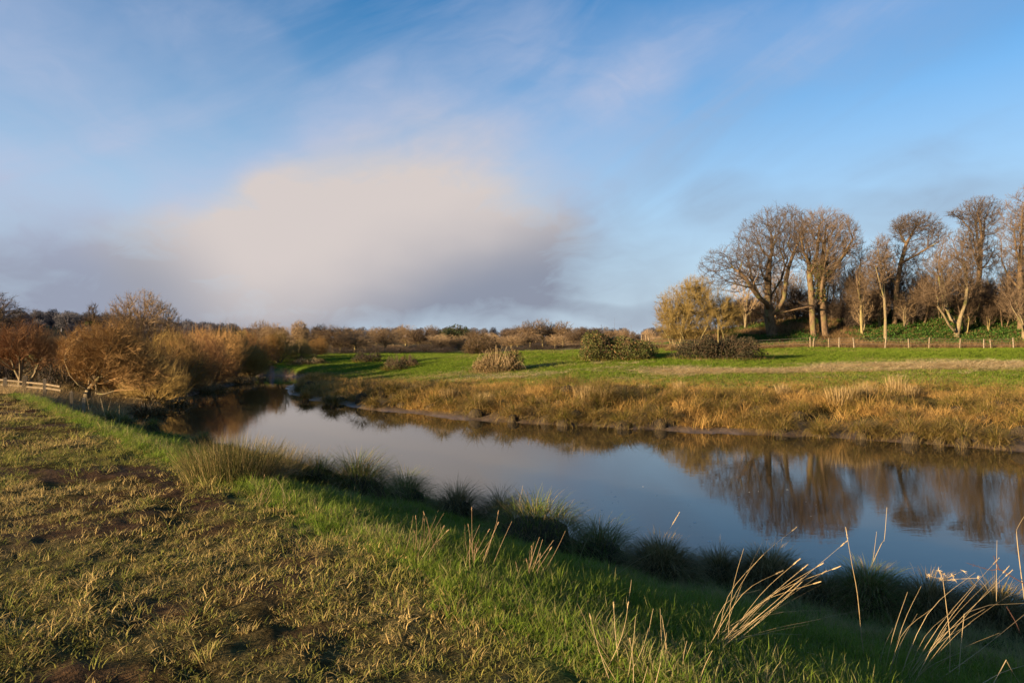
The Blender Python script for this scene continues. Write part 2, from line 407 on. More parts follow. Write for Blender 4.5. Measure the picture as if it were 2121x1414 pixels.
# ------------------------------------------------------------------ ground: one sheet to the horizon
def build_ground():
    th = np.radians(np.concatenate([np.arange(-42, 42.01, .26), np.arange(45, 318, 4.0)]))   # clockwise from +Y
    rr = [0.4]
    while rr[-1] < 4200:
        r = rr[-1]; g = .18 if r < 2.5 else (.0125 if r < 60 else (.02 if r < 130 else .07)); rr.append(r*(1+g))
    rr = np.array(rr); nT, nR = len(th), len(rr)
    T, RR = np.meshgrid(th, rr); x = (RR*np.sin(T)).ravel(); y = (RR*np.cos(T)).ravel()
    z, k = land(x, y)
    v = np.stack([x, y, z], 1)
    i = np.arange(nR-1)[:, None]*nT; j = np.arange(nT)[None, :]; j2 = (j+1) % nT
    q = np.stack([i+j, i+nT+j, i+nT+j2, i+j2], -1).reshape(-1, 4)[:, ::-1]
    g = Geo(); v = np.vstack([v, [[0, 0, z[:nT].mean()]]])
    g.add(v, q, np.stack([np.full(nT, nT*nR), np.arange(nT), (np.arange(nT)+1) % nT], 1)[:, ::-1])
    me = g.mesh('ground', M['ground'])
    # what covers the ground where
    s, t, tf, near, field, dC = k['s'], k['t'], k['tf'], k['near'], k['field'], k['dC']
    n1 = fbm(x, y, .9, 4, 51); n2 = fbm(x, y, .22, 3, 52)
    soil = np.array([.042, .022, .009]); turf = np.array([.070, .056, .022]); green = np.array([.055, .085, .014]); mud = np.array([.115, .080, .050])
    bank = np.array([.085, .066, .024]); field_far = np.array([.075, .105, .012]); strawc = np.array([.30, .20, .08]); brown = np.array([.10, .062, .03])
    def mixc(a, b, f): return a + (b-a)*f[:, None]
    c = np.tile(turf, (len(x), 1))
    c = mixc(c, np.tile(soil, (len(x), 1)), sst(.43, .58, n1*.6+n2*.4+.05*np.exp(-((dC-1.5)/.9)**2))*.97)
    # lush strip
    lush = sst(.6, .1, dC)*1.0
    c = mixc(c, np.tile(green, (len(x), 1)), np.where(field, lush*.9, 1.0))
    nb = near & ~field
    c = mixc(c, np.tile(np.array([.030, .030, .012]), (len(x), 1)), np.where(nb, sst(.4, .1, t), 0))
    drygr = near & (y > 30)
    c = mixc(c, np.tile(np.array([.12, .078, .035]), (len(x), 1)), np.where(drygr, sst(29.5, 33, y), 0))
    # far bank
    far = ~near
    fc = np.tile(bank*.6, (len(x), 1))
    fc = mixc(fc, np.tile(np.array([.115, .105, .030]), (len(x), 1)), sst(.16, .30, tf + (n2-.5)*.15))
    fc = mixc(fc, np.tile(field_far, (len(x), 1)), sst(.24, .36, tf + (n2-.5)*.22 + np.interp(x, [-20, 0, 8, 16], [.10, .06, .0, -.06])))
    fc = mixc(fc, np.tile(strawc, (len(x), 1)), straw_mask(x, y)*.9)
    fc = mixc(fc, np.tile(brown, (len(x), 1)), np.where((x > 12), sst(70.0, 71.5, y), 0))
    fc = mixc(fc, np.tile(np.array([.050, .070, .016]), (len(x), 1)), sst(.3, 1.2, k['mound'])*sst(.35, .6, n2))
    fc = mixc(fc, np.tile(mud, (len(x), 1)), sst(.055, .03, tf + (n1-.5)*.03))
    c = np.where(far[:, None], fc, c)
    c = mixc(c, np.tile(np.array([.075, .05, .03]), (len(x), 1)), (s < .25).astype(float))
    ff = sst(100, 130, k['dist'])
    c = mixc(c, np.tile(np.array([.115, .085, .055]), (len(x), 1)), ff*.8)
    wet = sst(.07, .02, tf)*far + sst(.15, 0, s) + sst(.55, .66, n1)*field*.12
    c = np.vstack([c, c[:1]]); wet = np.append(wet, 0)
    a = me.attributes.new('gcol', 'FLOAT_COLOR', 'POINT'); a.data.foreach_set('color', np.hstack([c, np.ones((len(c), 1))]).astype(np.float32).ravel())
    a = me.attributes.new('gwet', 'FLOAT', 'POINT'); a.data.foreach_set('value', np.clip(wet, 0, 1).astype(np.float32))
    o = obj('ground', me); tag(o, kind='structure'); return o
build_ground()
def build_water():
    # a sheet over the river and a little beyond each bank, where the ground stands above it
    xs = np.arange(-60, 90.1, 3.0); ys = np.arange(-20, 156, 3.0)
    X, Y = np.meshgrid(xs, ys); x = X.ravel(); y = Y.ravel()
    d = np.minimum(poly_dist(x, y, NEAR), poly_dist(x, y, FAR)); keep = (inside(x, y, RIVER) | (d < 4.5)).reshape(X.shape)
    idx = np.arange(x.size).reshape(X.shape)
    cell = keep[:-1, :-1] & keep[1:, :-1] & keep[:-1, 1:] & keep[1:, 1:]
    q = np.stack([idx[:-1, :-1], idx[:-1, 1:], idx[1:, 1:], idx[1:, :-1]], -1)[cell]
    g = Geo(); g.add(np.stack([x, y, 0*x], 1), q)
    tag(obj('river_water', g.mesh('river_water', M['water'])), kind='structure')
build_water()
# ------------------------------------------------------------------ bare winter trees
def frames(d):
    ref = np.tile(np.array([.31, .93, .17]), (len(d), 1)); ref[np.abs((d*ref).sum(1)) > .93] = (.9, -.2, .38)
    a = unit(np.cross(d, ref)); return a, np.cross(d, a)
def tubes(g, p0, p1, d0, d1, r0, r1, k, attr=None):
    n = len(p0)
    if n == 0: return
    ang = np.arange(k)*2*math.pi/k; ca, sa = np.cos(ang), np.sin(ang)
    a0, b0 = frames(d0); a1, b1 = frames(d1)
    R0 = p0[:, None]+(a0[:, None]*ca[None, :, None]+b0[:, None]*sa[None, :, None])*r0[:, None, None]
    R1 = p1[:, None]+(a1[:, None]*ca[None, :, None]+b1[:, None]*sa[None, :, None])*r1[:, None, None]
    v = np.concatenate([R0, R1], 1).reshape(-1, 3)
    b = (np.arange(n)*2*k)[:, None]; j = np.arange(k)[None]; j2 = (j+1) % k
    q = np.stack([b+j, b+j2, b+k+j2, b+k+j], -1).reshape(-1, 4)
    at_ = None
    if attr is not None: at_ = np.repeat(attr, 2*k, 0)
    g.add(v, q, None, at_)
def spikes(g, p0, p1, r0, attr=None):
    n = len(p0)
    if n == 0: return
    d = unit(p1-p0); a, b = frames(d)
    ang = np.arange(3)*2*math.pi/3
    R0 = p0[:, None]+(a[:, None]*np.cos(ang)[None, :, None]+b[:, None]*np.sin(ang)[None, :, None])*r0[:, None, None]
    v = np.concatenate([R0, p1[:, None]], 1).reshape(-1, 3)
    o = (np.arange(n)*4)[:, None]; j = np.arange(3)[None]
    t = np.stack([o+j, o+(j+1) % 3, o+3+0*j], -1).reshape(-1, 3)
    g.add(v, None, t, None if attr is None else np.repeat(attr, 4, 0))
def polytube(g, P, r, k=6, attr=(0.5, .5, .5, 0)):
    P = np.asarray(P, float); r = np.broadcast_to(np.asarray(r, float), (len(P),))
    d = np.zeros_like(P); d[1:-1] = P[2:]-P[:-2]; d[0] = P[1]-P[0]; d[-1] = P[-1]-P[-2]; d = unit(d)
    tubes(g, P[:-1], P[1:], d[:-1], d[1:], r[:-1], r[1:], k, np.tile(np.array(attr), (len(P)-1, 1)))
def ellipsoids(E, n, r, hollow=.42):
    """points in a union of ellipsoids (centre, radii, weight), denser towards the outside"""
    w = np.array([e[2] if len(e) > 2 else e[1][0]*e[1][1]*e[1][2] for e in E], float); w /= w.sum()
    out = []
    for e, k in zip(E, r.multinomial(n, w)):
        d = unit(r.normal(size=(k, 3))); rad = r.random(k)**hollow
        out.append(np.asarray(e[0]) + d*rad[:, None]*np.asarray(e[1]))
    return np.concatenate(out)
def grow(skel, pts, bf, attach_from, r, smooth=2, lock_limb=None):
    """joins every crown point to the nearest spot of the growing tree, weighing distance against the way back to the root"""
    pos, par, plen, ok, limb, skel_idx = [], [], [], [], [], []
    for si, (start, line, free) in enumerate(skel):     # start: (skeleton no., node no.) or None; free: how much of it may carry twigs
        prev = -1
        if start is not None: prev = skel_idx[start[0]][start[1]]
        ids = []
        for i, p in enumerate(line):
            pos.append(np.array(p, float)); par.append(prev)
            plen.append(0.0 if prev < 0 else plen[prev] + np.linalg.norm(pos[-1]-pos[prev])*.75)
            ok.append(i >= free); limb.append(si); prev = len(pos)-1; ids.append(prev)
        skel_idx.append(ids)
    nsk = len(pos); N = len(pts); tot = nsk+N
    P = np.zeros((tot, 3)); P[:nsk] = pos; PA = np.full(tot, -1); PA[:nsk] = par; L = np.zeros(tot); L[:nsk] = plen
    LI = np.zeros(tot, int); LI[:nsk] = limb
    best = np.full(N, 1e9); bi = np.zeros(N, int)
    for i in range(nsk):
        if not ok[i]: continue
        c = np.linalg.norm(pts-P[i], axis=1)+bf*L[i]; u = c < best; best[u] = c[u]; bi[u] = i
    alive = np.ones(N, bool); px_, py_, pz_ = pts[:, 0].copy(), pts[:, 1].copy(), pts[:, 2].copy()
    for k in range(N):
        j = int(np.argmin(best)); n = nsk+k; b = bi[j]
        P[n] = pts[j]; PA[n] = b; L[n] = L[b]+math.dist(pts[j], P[b]); LI[n] = LI[b]
        best[j] = 1e18; alive[j] = False
        c = np.sqrt((px_-P[n, 0])**2+(py_-P[n, 1])**2+(pz_-P[n, 2])**2)+bf*L[n]
        u = (c < best) & alive; best[u] = c[u]; bi[u] = n
    return P, PA, LI, nsk
def tree_parts(skel, pts, bf, rtip, rbase, r, twigs=(3, .7, 2), up=.25, thr=.05, flare=1.5, wob=0.0, smooth=2, spread=.65, gnarl=.0, sub=1, shoots=None):
    """returns Geo for the thick wood by limb, and one Geo for the crown"""
    P, PA, LI, nsk = grow(skel, pts, bf, 0, r)
    n = len(P)
    tips = np.zeros(n); kids = np.zeros(n, int)
    for i in range(n-1, 0, -1):
        if PA[i] >= 0: kids[PA[i]] += 1
    # children may precede in the skeleton, so order by depth
    depth = np.zeros(n, int)
    order = []
    ch = [[] for _ in range(n)]
    for i in range(n):
        if PA[i] >= 0: ch[PA[i]].append(i)
    stack = [i for i in range(n) if PA[i] < 0]
    while stack:
        i = stack.pop(); order.append(i); stack.extend(ch[i])
    for i in reversed(order):
        tips[i] = max(1.0, sum(tips[c] for c in ch[i]))
    nt = max(tips[i] for i in range(n) if PA[i] < 0)
    p = math.log(max(nt, 2))/math.log(rbase/rtip)
    rad = rtip*tips**(1.0/p)
    main = np.full(n, -1)
    for i in range(n):
        if ch[i]: main[i] = max(ch[i], key=lambda c: tips[c])
    S = P.copy()
    mv = np.array([i for i in range(nsk, n) if ch[i]], int)
    for _ in range(smooth):
        Q = S.copy()
        if len(mv): S[mv] = .4*Q[mv]+.3*Q[PA[mv]]+.3*Q[main[mv]]
    P = S
    if gnarl: P[nsk:] += r.normal(size=(n-nsk, 3))*gnarl
    e = np.array([i for i in range(n) if PA[i] >= 0], int); pa = PA[e]
    ed = unit(P[e]-P[pa])
    nd = np.zeros((n, 3)); nd[e] = ed
    for i in range(n):
        if main[i] >= 0:
            d = P[main[i]]-P[i]; nd[i] = nd[i]+d/max(np.linalg.norm(d), 1e-6)
    nd = unit(nd)
    ismain = main[pa] == e
    r0 = np.where(ismain, rad[pa], np.minimum(rad[e]*1.18, rad[pa])); d0 = np.where(ismain[:, None], nd[pa], ed); r1 = rad[e]; d1 = nd[e]
    # buttressed foot
    isroot = (PA[pa] < 0) & ismain
    r0 = np.where(isroot, r0*flare, r0)
    rv = np.stack([r.random(n), r.random(n), r.random(n), np.zeros(n)], 1)
    wood = {}; crown = Geo()
    thick = rad[e] > thr
    for li in range(max(LI)+1):
        mk = thick & (LI[e] == li)
        if not mk.any(): continue
        g = Geo()
        for lo, hi, k in ((0, .1, 5), (.1, .22, 7), (.22, 9, 10)):
            s_ = mk & (rad[e] > lo) & (rad[e] <= hi)
            tubes(g, P[pa[s_]], P[e[s_]], d0[s_], d1[s_], r0[s_], r1[s_], k, rv[e[s_]])
        wood[li] = g
    s_ = ~thick
    tubes(crown, P[pa[s_]], P[e[s_]], d0[s_], d1[s_], r0[s_], r1[s_], 3, rv[e[s_]])
    # twigs
    cnt, ln, segs = twigs
    src = np.array([i for i in range(nsk, n) if rad[i] < rtip*3.2], int)
    src = np.repeat(src, cnt)
    if len(src):
        m = len(src)
        d = unit(nd[src]*.8 + r.normal(size=(m, 3))*spread + np.array([0, 0, up]))
        f = r.random(m)[:, None]
        b = P[src]*(1-f)+P[PA[src]]*f
        l = ln*(.45+.9*r.random(m))[:, None]
        mid = b+d*l*.5; d2 = unit(d+r.normal(size=(m, 3))*.28+np.array([0, 0, up*.5])); tip = mid+d2*l*.5
        at_ = np.stack([r.random(m), r.random(m), r.random(m), np.zeros(m)], 1)
        rt = np.full(m, rtip*.8)
        tubes(crown, b, mid, d, d2, rt, rt*.7, 3, at_)
        spikes(crown, mid, tip, rt*.7, at_)
        for _ in range(sub):
            d3 = unit(d+r.normal(size=(m, 3))*.6+np.array([0, 0, up])); f2 = (.25+.6*r.random(m))[:, None]
            s0 = b+d*l*.5*f2; spikes(crown, s0, s0+d3*l*(.35+.35*r.random(m))[:, None], rt*.6, at_)
    if shoots:          # long straight year-old shoots standing out of the crown
        frac, sl = shoots; src = np.array([i for i in range(nsk, n) if rad[i] < rtip*2.2 and r.random() < frac], int); m = len(src)
        d = unit(nd[src]*.5+r.normal(size=(m, 3))*.22+np.array([0, 0, .9])); l = sl*(.5+.8*r.random(m))[:, None]
        spikes(crown, P[src], P[src]+d*l, np.full(m, rtip*.9), np.stack([r.random(m), r.random(m), r.random(m), np.zeros(m)], 1))
    return wood, crown
def plant_tree(name, cat, label, base, skel, pts, bf, rtip, rbase, mats, seed, group=None, names=('trunk', 'limb', 'crown'), **kw):
    """skeleton and points in metres from the foot"""
    r = np.random.default_rng(seed)
    wood, crown = tree_parts(skel, pts, bf, rtip, rbase, r, **kw)
    root = empty(name, base); tag(root, label, cat, group)
    for li, g in wood.items(): obj(names[0] if li == 0 else names[1], g.mesh('trunk', mats[0]), root)
    obj(names[2], crown.mesh('crown', mats[1], False), root)
    return root
class At:
    """turns pixels of the photograph at one distance into metres from a tree's foot"""
    def __init__(s, u, d, sink=.12):
        s.d = d; b = stand(u, d); s.base = b-np.array([0, 0, sink]); s.k = d/F
    def __call__(s, u, v, dy=0.0):
        return np.array([(u-HU)*s.k-s.base[0], dy, CZ-(v-HV)*s.k-s.base[2]])
    def ell(s, u, v, ru, rv, rd=None, dy=0.0, w=None):
        e = (s(u, v, dy), (ru*s.k, (rd if rd else ru*s.k*.9), rv*s.k))
        return e if w is None else e+(w,)
    def line(s, *p): return [s(*q) if len(q) == 2 else s(q[0], q[1], q[2]) for q in p]
def cut(pts, zmin): return pts[pts[:, 2] > zmin]

ORD = ['first', 'second', 'third', 'fourth', 'fifth', 'sixth', 'seventh', 'eighth', 'ninth', 'tenth', 'eleventh', 'twelfth', 'thirteenth', 'fourteenth', 'fifteenth', 'sixteenth', 'seventeenth', 'eighteenth', 'nineteenth', 'twentieth']
WOOD_GROUP = 'bare trees on the wooded bank'
def right_wood():
    r = np.random.default_rng(3)
    # the great spreading tree
    a = At(1600, 79)
    sk = [(None, a.line((1601, 704), (1599, 690), (1596, 672), (1593, 655), (1592, 640)), 4),
          ((0, 4), a.line((1592, 620, .3), (1594, 590, .5), (1596, 560, .6), (1599, 530, .5)), 1),
          ((0, 3), a.line((1606, 642, -.8), (1615, 620, -1.2), (1617, 588, -1.5), (1621, 560, -1.6), (1630, 530, -1.8)), 2),
          ((0, 4), a.line((1580, 630, -1.2), (1557, 617, -2.2), (1540, 600, -2.8), (1524, 580, -3.2), (1512, 568, -3.3)), 2),
          ((0, 4), a.line((1584, 612, 1.6), (1576, 580, 2.6), (1572, 545, 3.2)), 1),
          ((0, 2), a.line((1580, 657, -1.5), (1558, 650, -2.4), (1540, 644, -3.0), (1523, 650, -3.4)), 2),
          ((0, 3), a.line((1618, 646, -1.4), (1640, 640, -2.3), (1662, 636, -3.0)), 2),
          ((0, 4), a.line((1606, 610, 1.2), (1634, 575, 2.2), (1645, 545, 2.6)), 1)]
    E = [a.ell(1606, 500, 56, 80, 5.5, 0, 1.0), a.ell(1566, 520, 54, 78, 5.0, -.5, .9), a.ell(1506, 560, 70, 50, 4.2, -2, .8), a.ell(1640, 478, 34, 58, 4.0, 1, .55),
         a.ell(1590, 570, 70, 45, 4.5, 0, .25), a.ell(1650, 636, 26, 14, 1.6, -3, .05), a.ell(1522, 640, 30, 16, 1.8, -3, .06)]
    plant_tree('broad_bare_tree', 'tree', 'biggest spreading bare tree with a wide domed crown beside the golden thicket', a.base, sk,
               ellipsoids(E, 5600, r, .36), .22, .010, .60, (M['bark_warm'], M['twig_grey']), 11, WOOD_GROUP, twigs=(4, .55, 2), thr=.06, flare=1.7, smooth=3, spread=.5)
    # the double trunk
    a = At(1696, 77)
    sk = [(None, a.line((1686, 703), (1685, 690), (1683, 668), (1682, 640), (1680, 604), (1677, 570), (1676, 546)), 5),
          (None, a.line((1714, 703, .6), (1712, 690, .6), (1709, 660, .6), (1707, 624, .5), (1704, 591, .4), (1703, 562, .3)), 4),
          ((0, 6), a.line((1668, 535, -.4), (1660, 524, -.6), (1654, 500, -.8)), 1),
          ((0, 5), a.line((1686, 540, -.5), (1690, 505, -.6), (1692, 470, -.6)), 1),
          ((1, 5), a.line((1709, 535, .6), (1714, 500, .8), (1720, 465, 1.0)), 1),
          ((1, 4), a.line((1718, 562, -.8), (1736, 530, -1.4), (1750, 500, -1.8)), 1),
          ((1, 3), a.line((1694, 600, -.9), (1697, 560, -1.2), (1704, 520, -1.4)), 1)]
    E = [a.ell(1704, 500, 62, 72, 4.2, 0, 1), a.ell(1738, 500, 42, 58, 3.2, 0, .5), a.ell(1668, 490, 30, 58, 3, 0, .35), a.ell(1704, 560, 36, 34, 1.8, -.4, .35)]
    t = plant_tree('double_trunked_tree', 'tree', 'bare tree with two thick orange trunks and an upswept crown', a.base, sk,
                   ellipsoids(E, 4400, r, .38), .48, .010, .47, (M['bark_warm'], M['twig_brown']), 12, WOOD_GROUP, twigs=(4, .55, 2), thr=.06, up=.4, spread=.55, flare=1.35, smooth=3)
    leaf_cluster(t, [a.ell(1694, 560, 24, 26, 1.3, -.3, 1.0), a.ell(1700, 600, 15, 30, .9, 0, .4), a.ell(1684, 610, 10, 22, .7, 0, .2)], 2200, .16, M['bramble'], 'ivy')
    # leaning-topped tree
    a = At(1855, 80)
    sk = [(None, a.line((1853, 697), (1853, 668), (1855, 630), (1858, 590), (1866, 545), (1877, 505)), 3),
          ((0, 5), a.line((1886, 490), (1895, 473), (1908, 460)), 0), ((0, 5), a.line((1872, 488, .5), (1870, 470, .8)), 0),
          ((0, 4), a.line((1890, 530, -.7), (1908, 517, -1.2), (1926, 505, -1.6)), 1), ((0, 3), a.line((1846, 570, .5), (1838, 540, .8), (1836, 510, 1)), 1),
          ((0, 4), a.line((1880, 545, .8), (1905, 540, 1.4), (1925, 536, 1.8)), 1)]
    E = [a.ell(1898, 464, 46, 28, 2.6, 0, 1), a.ell(1930, 490, 30, 28, 2, -.6, .5), a.ell(1872, 474, 24, 28, 1.6, .4, .5), a.ell(1900, 515, 42, 34, 2.2, .2, .6), a.ell(1838, 535, 24, 54, 1.8, .6, .5), a.ell(1870, 550, 34, 50, 2, 0, .5)]
    plant_tree('leaning_bare_tree', 'tree', 'tall dark bare tree with a flat-topped crown leaning right over its straight trunk', a.base, sk,
               ellipsoids(E, 2800, r, .5), .30, .010, .27, (M['bark_warm'], M['twig_grey']), 13, WOOD_GROUP, twigs=(4, .55, 2), thr=.06, smooth=3, spread=.5)
    # spreading low tree on the foot of the mound
    a = At(1981, 76)
    sk = [(None, a.line((1980, 704), (1982, 690), (1986, 672), (1990, 655)), 2),
          ((0, 1), a.line((1968, 684, -.6), (1954, 672, -.9), (1940, 652, -1.2), (1926, 636, -1.4), (1893, 617, -1.8)), 2),
          ((0, 2), a.line((1972, 662, .2), (1964, 640, .3), (1956, 610, .4), (1950, 580, .4)), 2),
          ((0, 3), a.line((1995, 632, -.3), (1998, 600, -.4), (1996, 565, -.4)), 1),
          ((0, 2), a.line((1976, 650, .9), (1974, 610, 1.3), (1966, 560, 1.4)), 1),
          ((0, 3), a.line((2004, 640, .6), (2020, 615, 1.0), (2030, 590, 1.3)), 1)]
    E = [a.ell(1958, 575, 56, 58, 3.4, 0, 1), a.ell(1985, 530, 42, 56, 3, 0, .8), a.ell(1905, 610, 34, 26, 2, -1.4, .3), a.ell(2020, 590, 26, 40, 2, .8, .25)]
    fork = plant_tree('low_forking_tree', 'tree', 'pale bare tree forking low into wide limbs at the foot of the green mound', a.base, sk,
               ellipsoids(E, 2000, r, .40), .45, .010, .30, (M['bark_pale'], M['twig_brown']), 14, WOOD_GROUP, twigs=(4, .7, 2), thr=.05, up=.45)
    a = At(2026, 84)
    sk = [(None, a.line((2023, 680), (2024, 655), (2025, 609), (2029, 560), (2031, 520)), 3),
          ((0, 4), a.line((2037, 492), (2044, 470, .5), (2050, 450, .8)), 0), ((0, 4), a.line((2026, 488, -.6), (2019, 465, -1), (2010, 445, -1.2)), 0),
          ((0, 4), a.line((2031, 490, .6), (2030, 455, .8)), 0), ((0, 3), a.line((2015, 540, -.6), (2000, 515, -1.1), (1990, 480, -1.4)), 1),
          ((0, 3), a.line((2050, 545, .5), (2068, 520, .9)), 1), ((0, 3), a.line((2017, 480, .3), (1995, 455, .2), (1976, 444, .1)), 1)]
    E = [a.ell(2028, 442, 46, 36, 3, 0, 1), a.ell(2032, 480, 48, 40, 3, 0, .7), a.ell(1998, 520, 26, 40, 2, -.8, .3), a.ell(2062, 530, 24, 34, 2, .5, .3), a.ell(2028, 535, 34, 50, 2.4, 0, .5), a.ell(1976, 443, 16, 9, 1, .1, .07)]
    dome = plant_tree('domed_bare_tree', 'tree', 'tall bare tree on the mound with a pale trunk and round dense top', a.base, sk,
               ellipsoids(E, 3100, r, .5), .30, .010, .30, (M['bark_warm'], M['twig_grey']), 15, WOOD_GROUP, twigs=(4, .55, 2), thr=.06, smooth=3, spread=.5)
    a = At(2114, 77)
    sk = [(None, a.line((2114, 700), (2114, 660), (2113, 600), (2113, 550), (2115, 500), (2117, 450), (2120, 420)), 3),
          ((0, 3), a.line((2098, 520, -.5), (2090, 480, -.8)), 0), ((0, 3), a.line((2132, 520, .5), (2142, 480, .8)), 0), ((0, 2), a.line((2096, 570, .6), (2086, 540, .8)), 0)]
    E = [a.ell(2119, 470, 46, 84, 3, 0, 1), a.ell(2098, 540, 26, 50, 2, 0, .4), a.ell(2150, 520, 30, 70, 2, 0, .4)]
    tall = plant_tree('tall_edge_tree', 'tree', 'tallest upright bare tree at the right end of the wood', a.base, sk,
               ellipsoids(E, 2000, r, .40), .45, .010, .27, (M['bark_warm'], M['twig_brown']), 16, WOOD_GROUP, twigs=(3, .7, 2), thr=.055, up=.5)
    a = At(2122, 74)
    sk = [(None, a.line((2122, 702), (2120, 690), (2121, 676)), 1), ((0, 1), a.line((2108, 668, -.5), (2094, 652, -.8), (2080, 634, -1)), 1),
          ((0, 2), a.line((2116, 650, .3), (2110, 620, .5)), 1), ((0, 2), a.line((2128, 650, -.3), (2134, 620, -.4)), 1)]
    plant_tree('small_spreading_tree', 'tree', 'small pale tree of fanned limbs below the tallest tree at the right end', a.base, sk,
               ellipsoids([a.ell(2100, 615, 34, 48, 2.2, 0, 1), a.ell(2140, 610, 26, 50, 2, 0, .6)], 700, r), .55, .011, .19, (M['bark_pale'], M['twig_brown']), 17, WOOD_GROUP, twigs=(3, .6, 2), thr=.045, up=.4)
    a = At(1833, 75)
    sk = [(None, a.line((1834, 702), (1834, 660), (1832, 620), (1829, 580), (1824, 545), (1818, 515)), 2), ((0, 3), a.line((1838, 550, .4), (1846, 520, .6)), 0), ((0, 2), a.line((1818, 585, -.4), (1808, 555, -.6)), 0)]
    plant_tree('slender_pale_tree', 'tree', 'slender bare tree with a straight pale trunk, left of the flat-topped leaning tree', a.base, sk,
               ellipsoids([a.ell(1826, 540, 28, 58, 1.8, 0, 1), a.ell(1806, 570, 22, 50, 1.6, 0, .5)], 1000, r), .5, .010, .14, (M['bark_pale'], M['twig_brown']), 18, WOOD_GROUP, twigs=(3, .6, 2), thr=.045, up=.45)
    a = At(1786, 77)
    sk = [(None, a.line((1786, 700), (1784, 670), (1783, 630), (1781, 590), (1782, 550)), 2), ((0, 0), a.line((1790, 680, .3), (1793, 640, .5), (1796, 590, .6)), 2), ((0, 2), a.line((1774, 600, -.3), (1768, 565, -.5)), 0)]
    plant_tree('thin_stemmed_tree', 'tree', 'thin many-stemmed bare tree right of the double trunk', a.base, sk,
               ellipsoids([a.ell(1784, 560, 24, 66, 1.6, 0, 1), a.ell(1772, 600, 24, 50, 1.6, 0, .6)], 1000, r), .5, .010, .12, (M['bark_olive'], M['twig_brown']), 19, WOOD_GROUP, twigs=(3, .6, 2), thr=.04, up=.45)
    # the wood goes on to the right
    for i, (src, x, y, s_, lab) in enumerate(((dome, 63, 82, .95, 'round-topped bare tree, first beyond the tallest tree as the wood goes on'), (fork, 67, 75, .9, 'low-forking pale tree further along the foot of the mound, beyond the tallest tree'),
                                             (tall, 72, 79, .92, 'upright bare tree, second tall one beyond the right end of the view'), (dome, 80, 84, 1.05, 'larger round-topped bare tree, last but one of the wood'), (tall, 87, 78, .85, 'last upright bare tree of the wood'))):
        copy_tree(src, (x, y, H(x, y)-.1), 1.1+i*1.7, (s_, s_, s_), lab)
    # golden thicket at the left end: many stems from one patch of ground
    a = At(1440, 73)
    sk = []
    for i in range(34):
        u0 = 1384+r.random()*130; dy = r.normal()*1.2; th = r.random()*3.14; q = .35+.35*r.random(); t0 = a(u0, 716, dy)
        tgt = a(1434+math.cos(th)*74, 668-math.sin(th)*80, dy*1.5+r.normal()*1.5); m_ = t0+(tgt-t0)*q; m_[2] += .25
        sk.append((None, [t0, t0*.55+m_*.45+np.array([0, 0, .18]), m_], 1))
    E = [a.ell(1420, 640, 66, 54, 3.4, 0, 1), a.ell(1470, 645, 52, 60, 3.2, 0, .8), a.ell(1392, 660, 40, 44, 2.6, 0, .5), a.ell(1420, 690, 62, 20, 2.6, 0, .5), a.ell(1440, 600, 40, 32, 2, 0, .3), a.ell(1512, 655, 34, 46, 2.4, .6, .5)]
    t = plant_tree('golden_thicket', 'thicket', 'dense golden olive thicket of bare stems at the left end of the wood', a.base, sk,
                   cut(ellipsoids(E, 4200, r, .6), .2), .38, .009, .09, (M['bark_olive'], M['twig_gold']), 20, None, twigs=(9, .60, 2), thr=.03, up=.25, spread=.75, flare=1.0, shoots=(.3, .9), names=('stem', 'stem', 'crown'))
    # understorey
    protos = []
    for j in range(4):
        h = (5.5, 7.0, 8.5, 4.2)[j]
        rr = np.random.default_rng(60+j); sk = []
        for i in range((3, 2, 2, 6)[j]):
            x0 = rr.normal()*.25; an = rr.random()*6.28; q = h*.18
            sk.append((None, [(x0, 0, 0), (x0+math.cos(an)*q*.25, math.sin(an)*q*.25, h*.2), (x0+math.cos(an)*q*.5, math.sin(an)*q*.5, h*.45)], 1))
        pts = ellipsoids([((0, 0, h*.62), (h*.25, h*.25, h*.38))] if j < 3 else [((0, 0, h*.5), (h*.5, h*.5, h*.45))], (420, 420, 420, 700)[j], rr)
        t = plant_tree('understorey_sapling' if j < 3 else 'understorey_bush', 'sapling' if j < 3 else 'bush', 'thin bare sapling in the undergrowth of the wood on the bank' if j < 3 else 'dark twiggy bush in the undergrowth between the big trunks',
                       (0, 0, 0), sk, pts, .6, .010, (.09, .10, .11, .07)[j], (M[('bark_olive', 'bark_warm', 'bark_pale', 'bark_dark')[j]], M[('twig_brown', 'twig_brown', 'twig_tan', 'twig_grey')[j]]), 70+j,
                       'saplings in the wood on the bank' if j < 3 else 'bushes in the wood on the bank', twigs=(4, .6, 2), thr=.035, up=.4, names=('stem', 'stem', 'crown'))
        protos.append(t)
    spots = []
    for u in np.arange(1545, 2140, 17): spots.append((u+r.normal()*6, 84+r.random()*10, int(r.integers(0, 3)), .70+.45*r.random()))
    for u in np.arange(1522, 2140, 13): spots.append((u+r.normal()*6, 79+r.random()*13, 3, .5+.6*r.random()))
    for u in np.arange(1765, 2140, 26): spots.append((u+r.normal()*7, 76+r.random()*7, int(r.integers(0, 4)), .5+.4*r.random()))
    marks = [(1580, 'left of the biggest tree'), (1650, 'around the biggest tree'), (1738, 'around the double trunk'), (1812, 'around the many-stemmed tree'), (1900, 'around the leaning tree'),
             (2000, 'around the low-forking tree'), (2070, 'around the round-topped tree'), (9999, 'around the tallest tree')]
    used = set(); seen = {}; spots.sort()
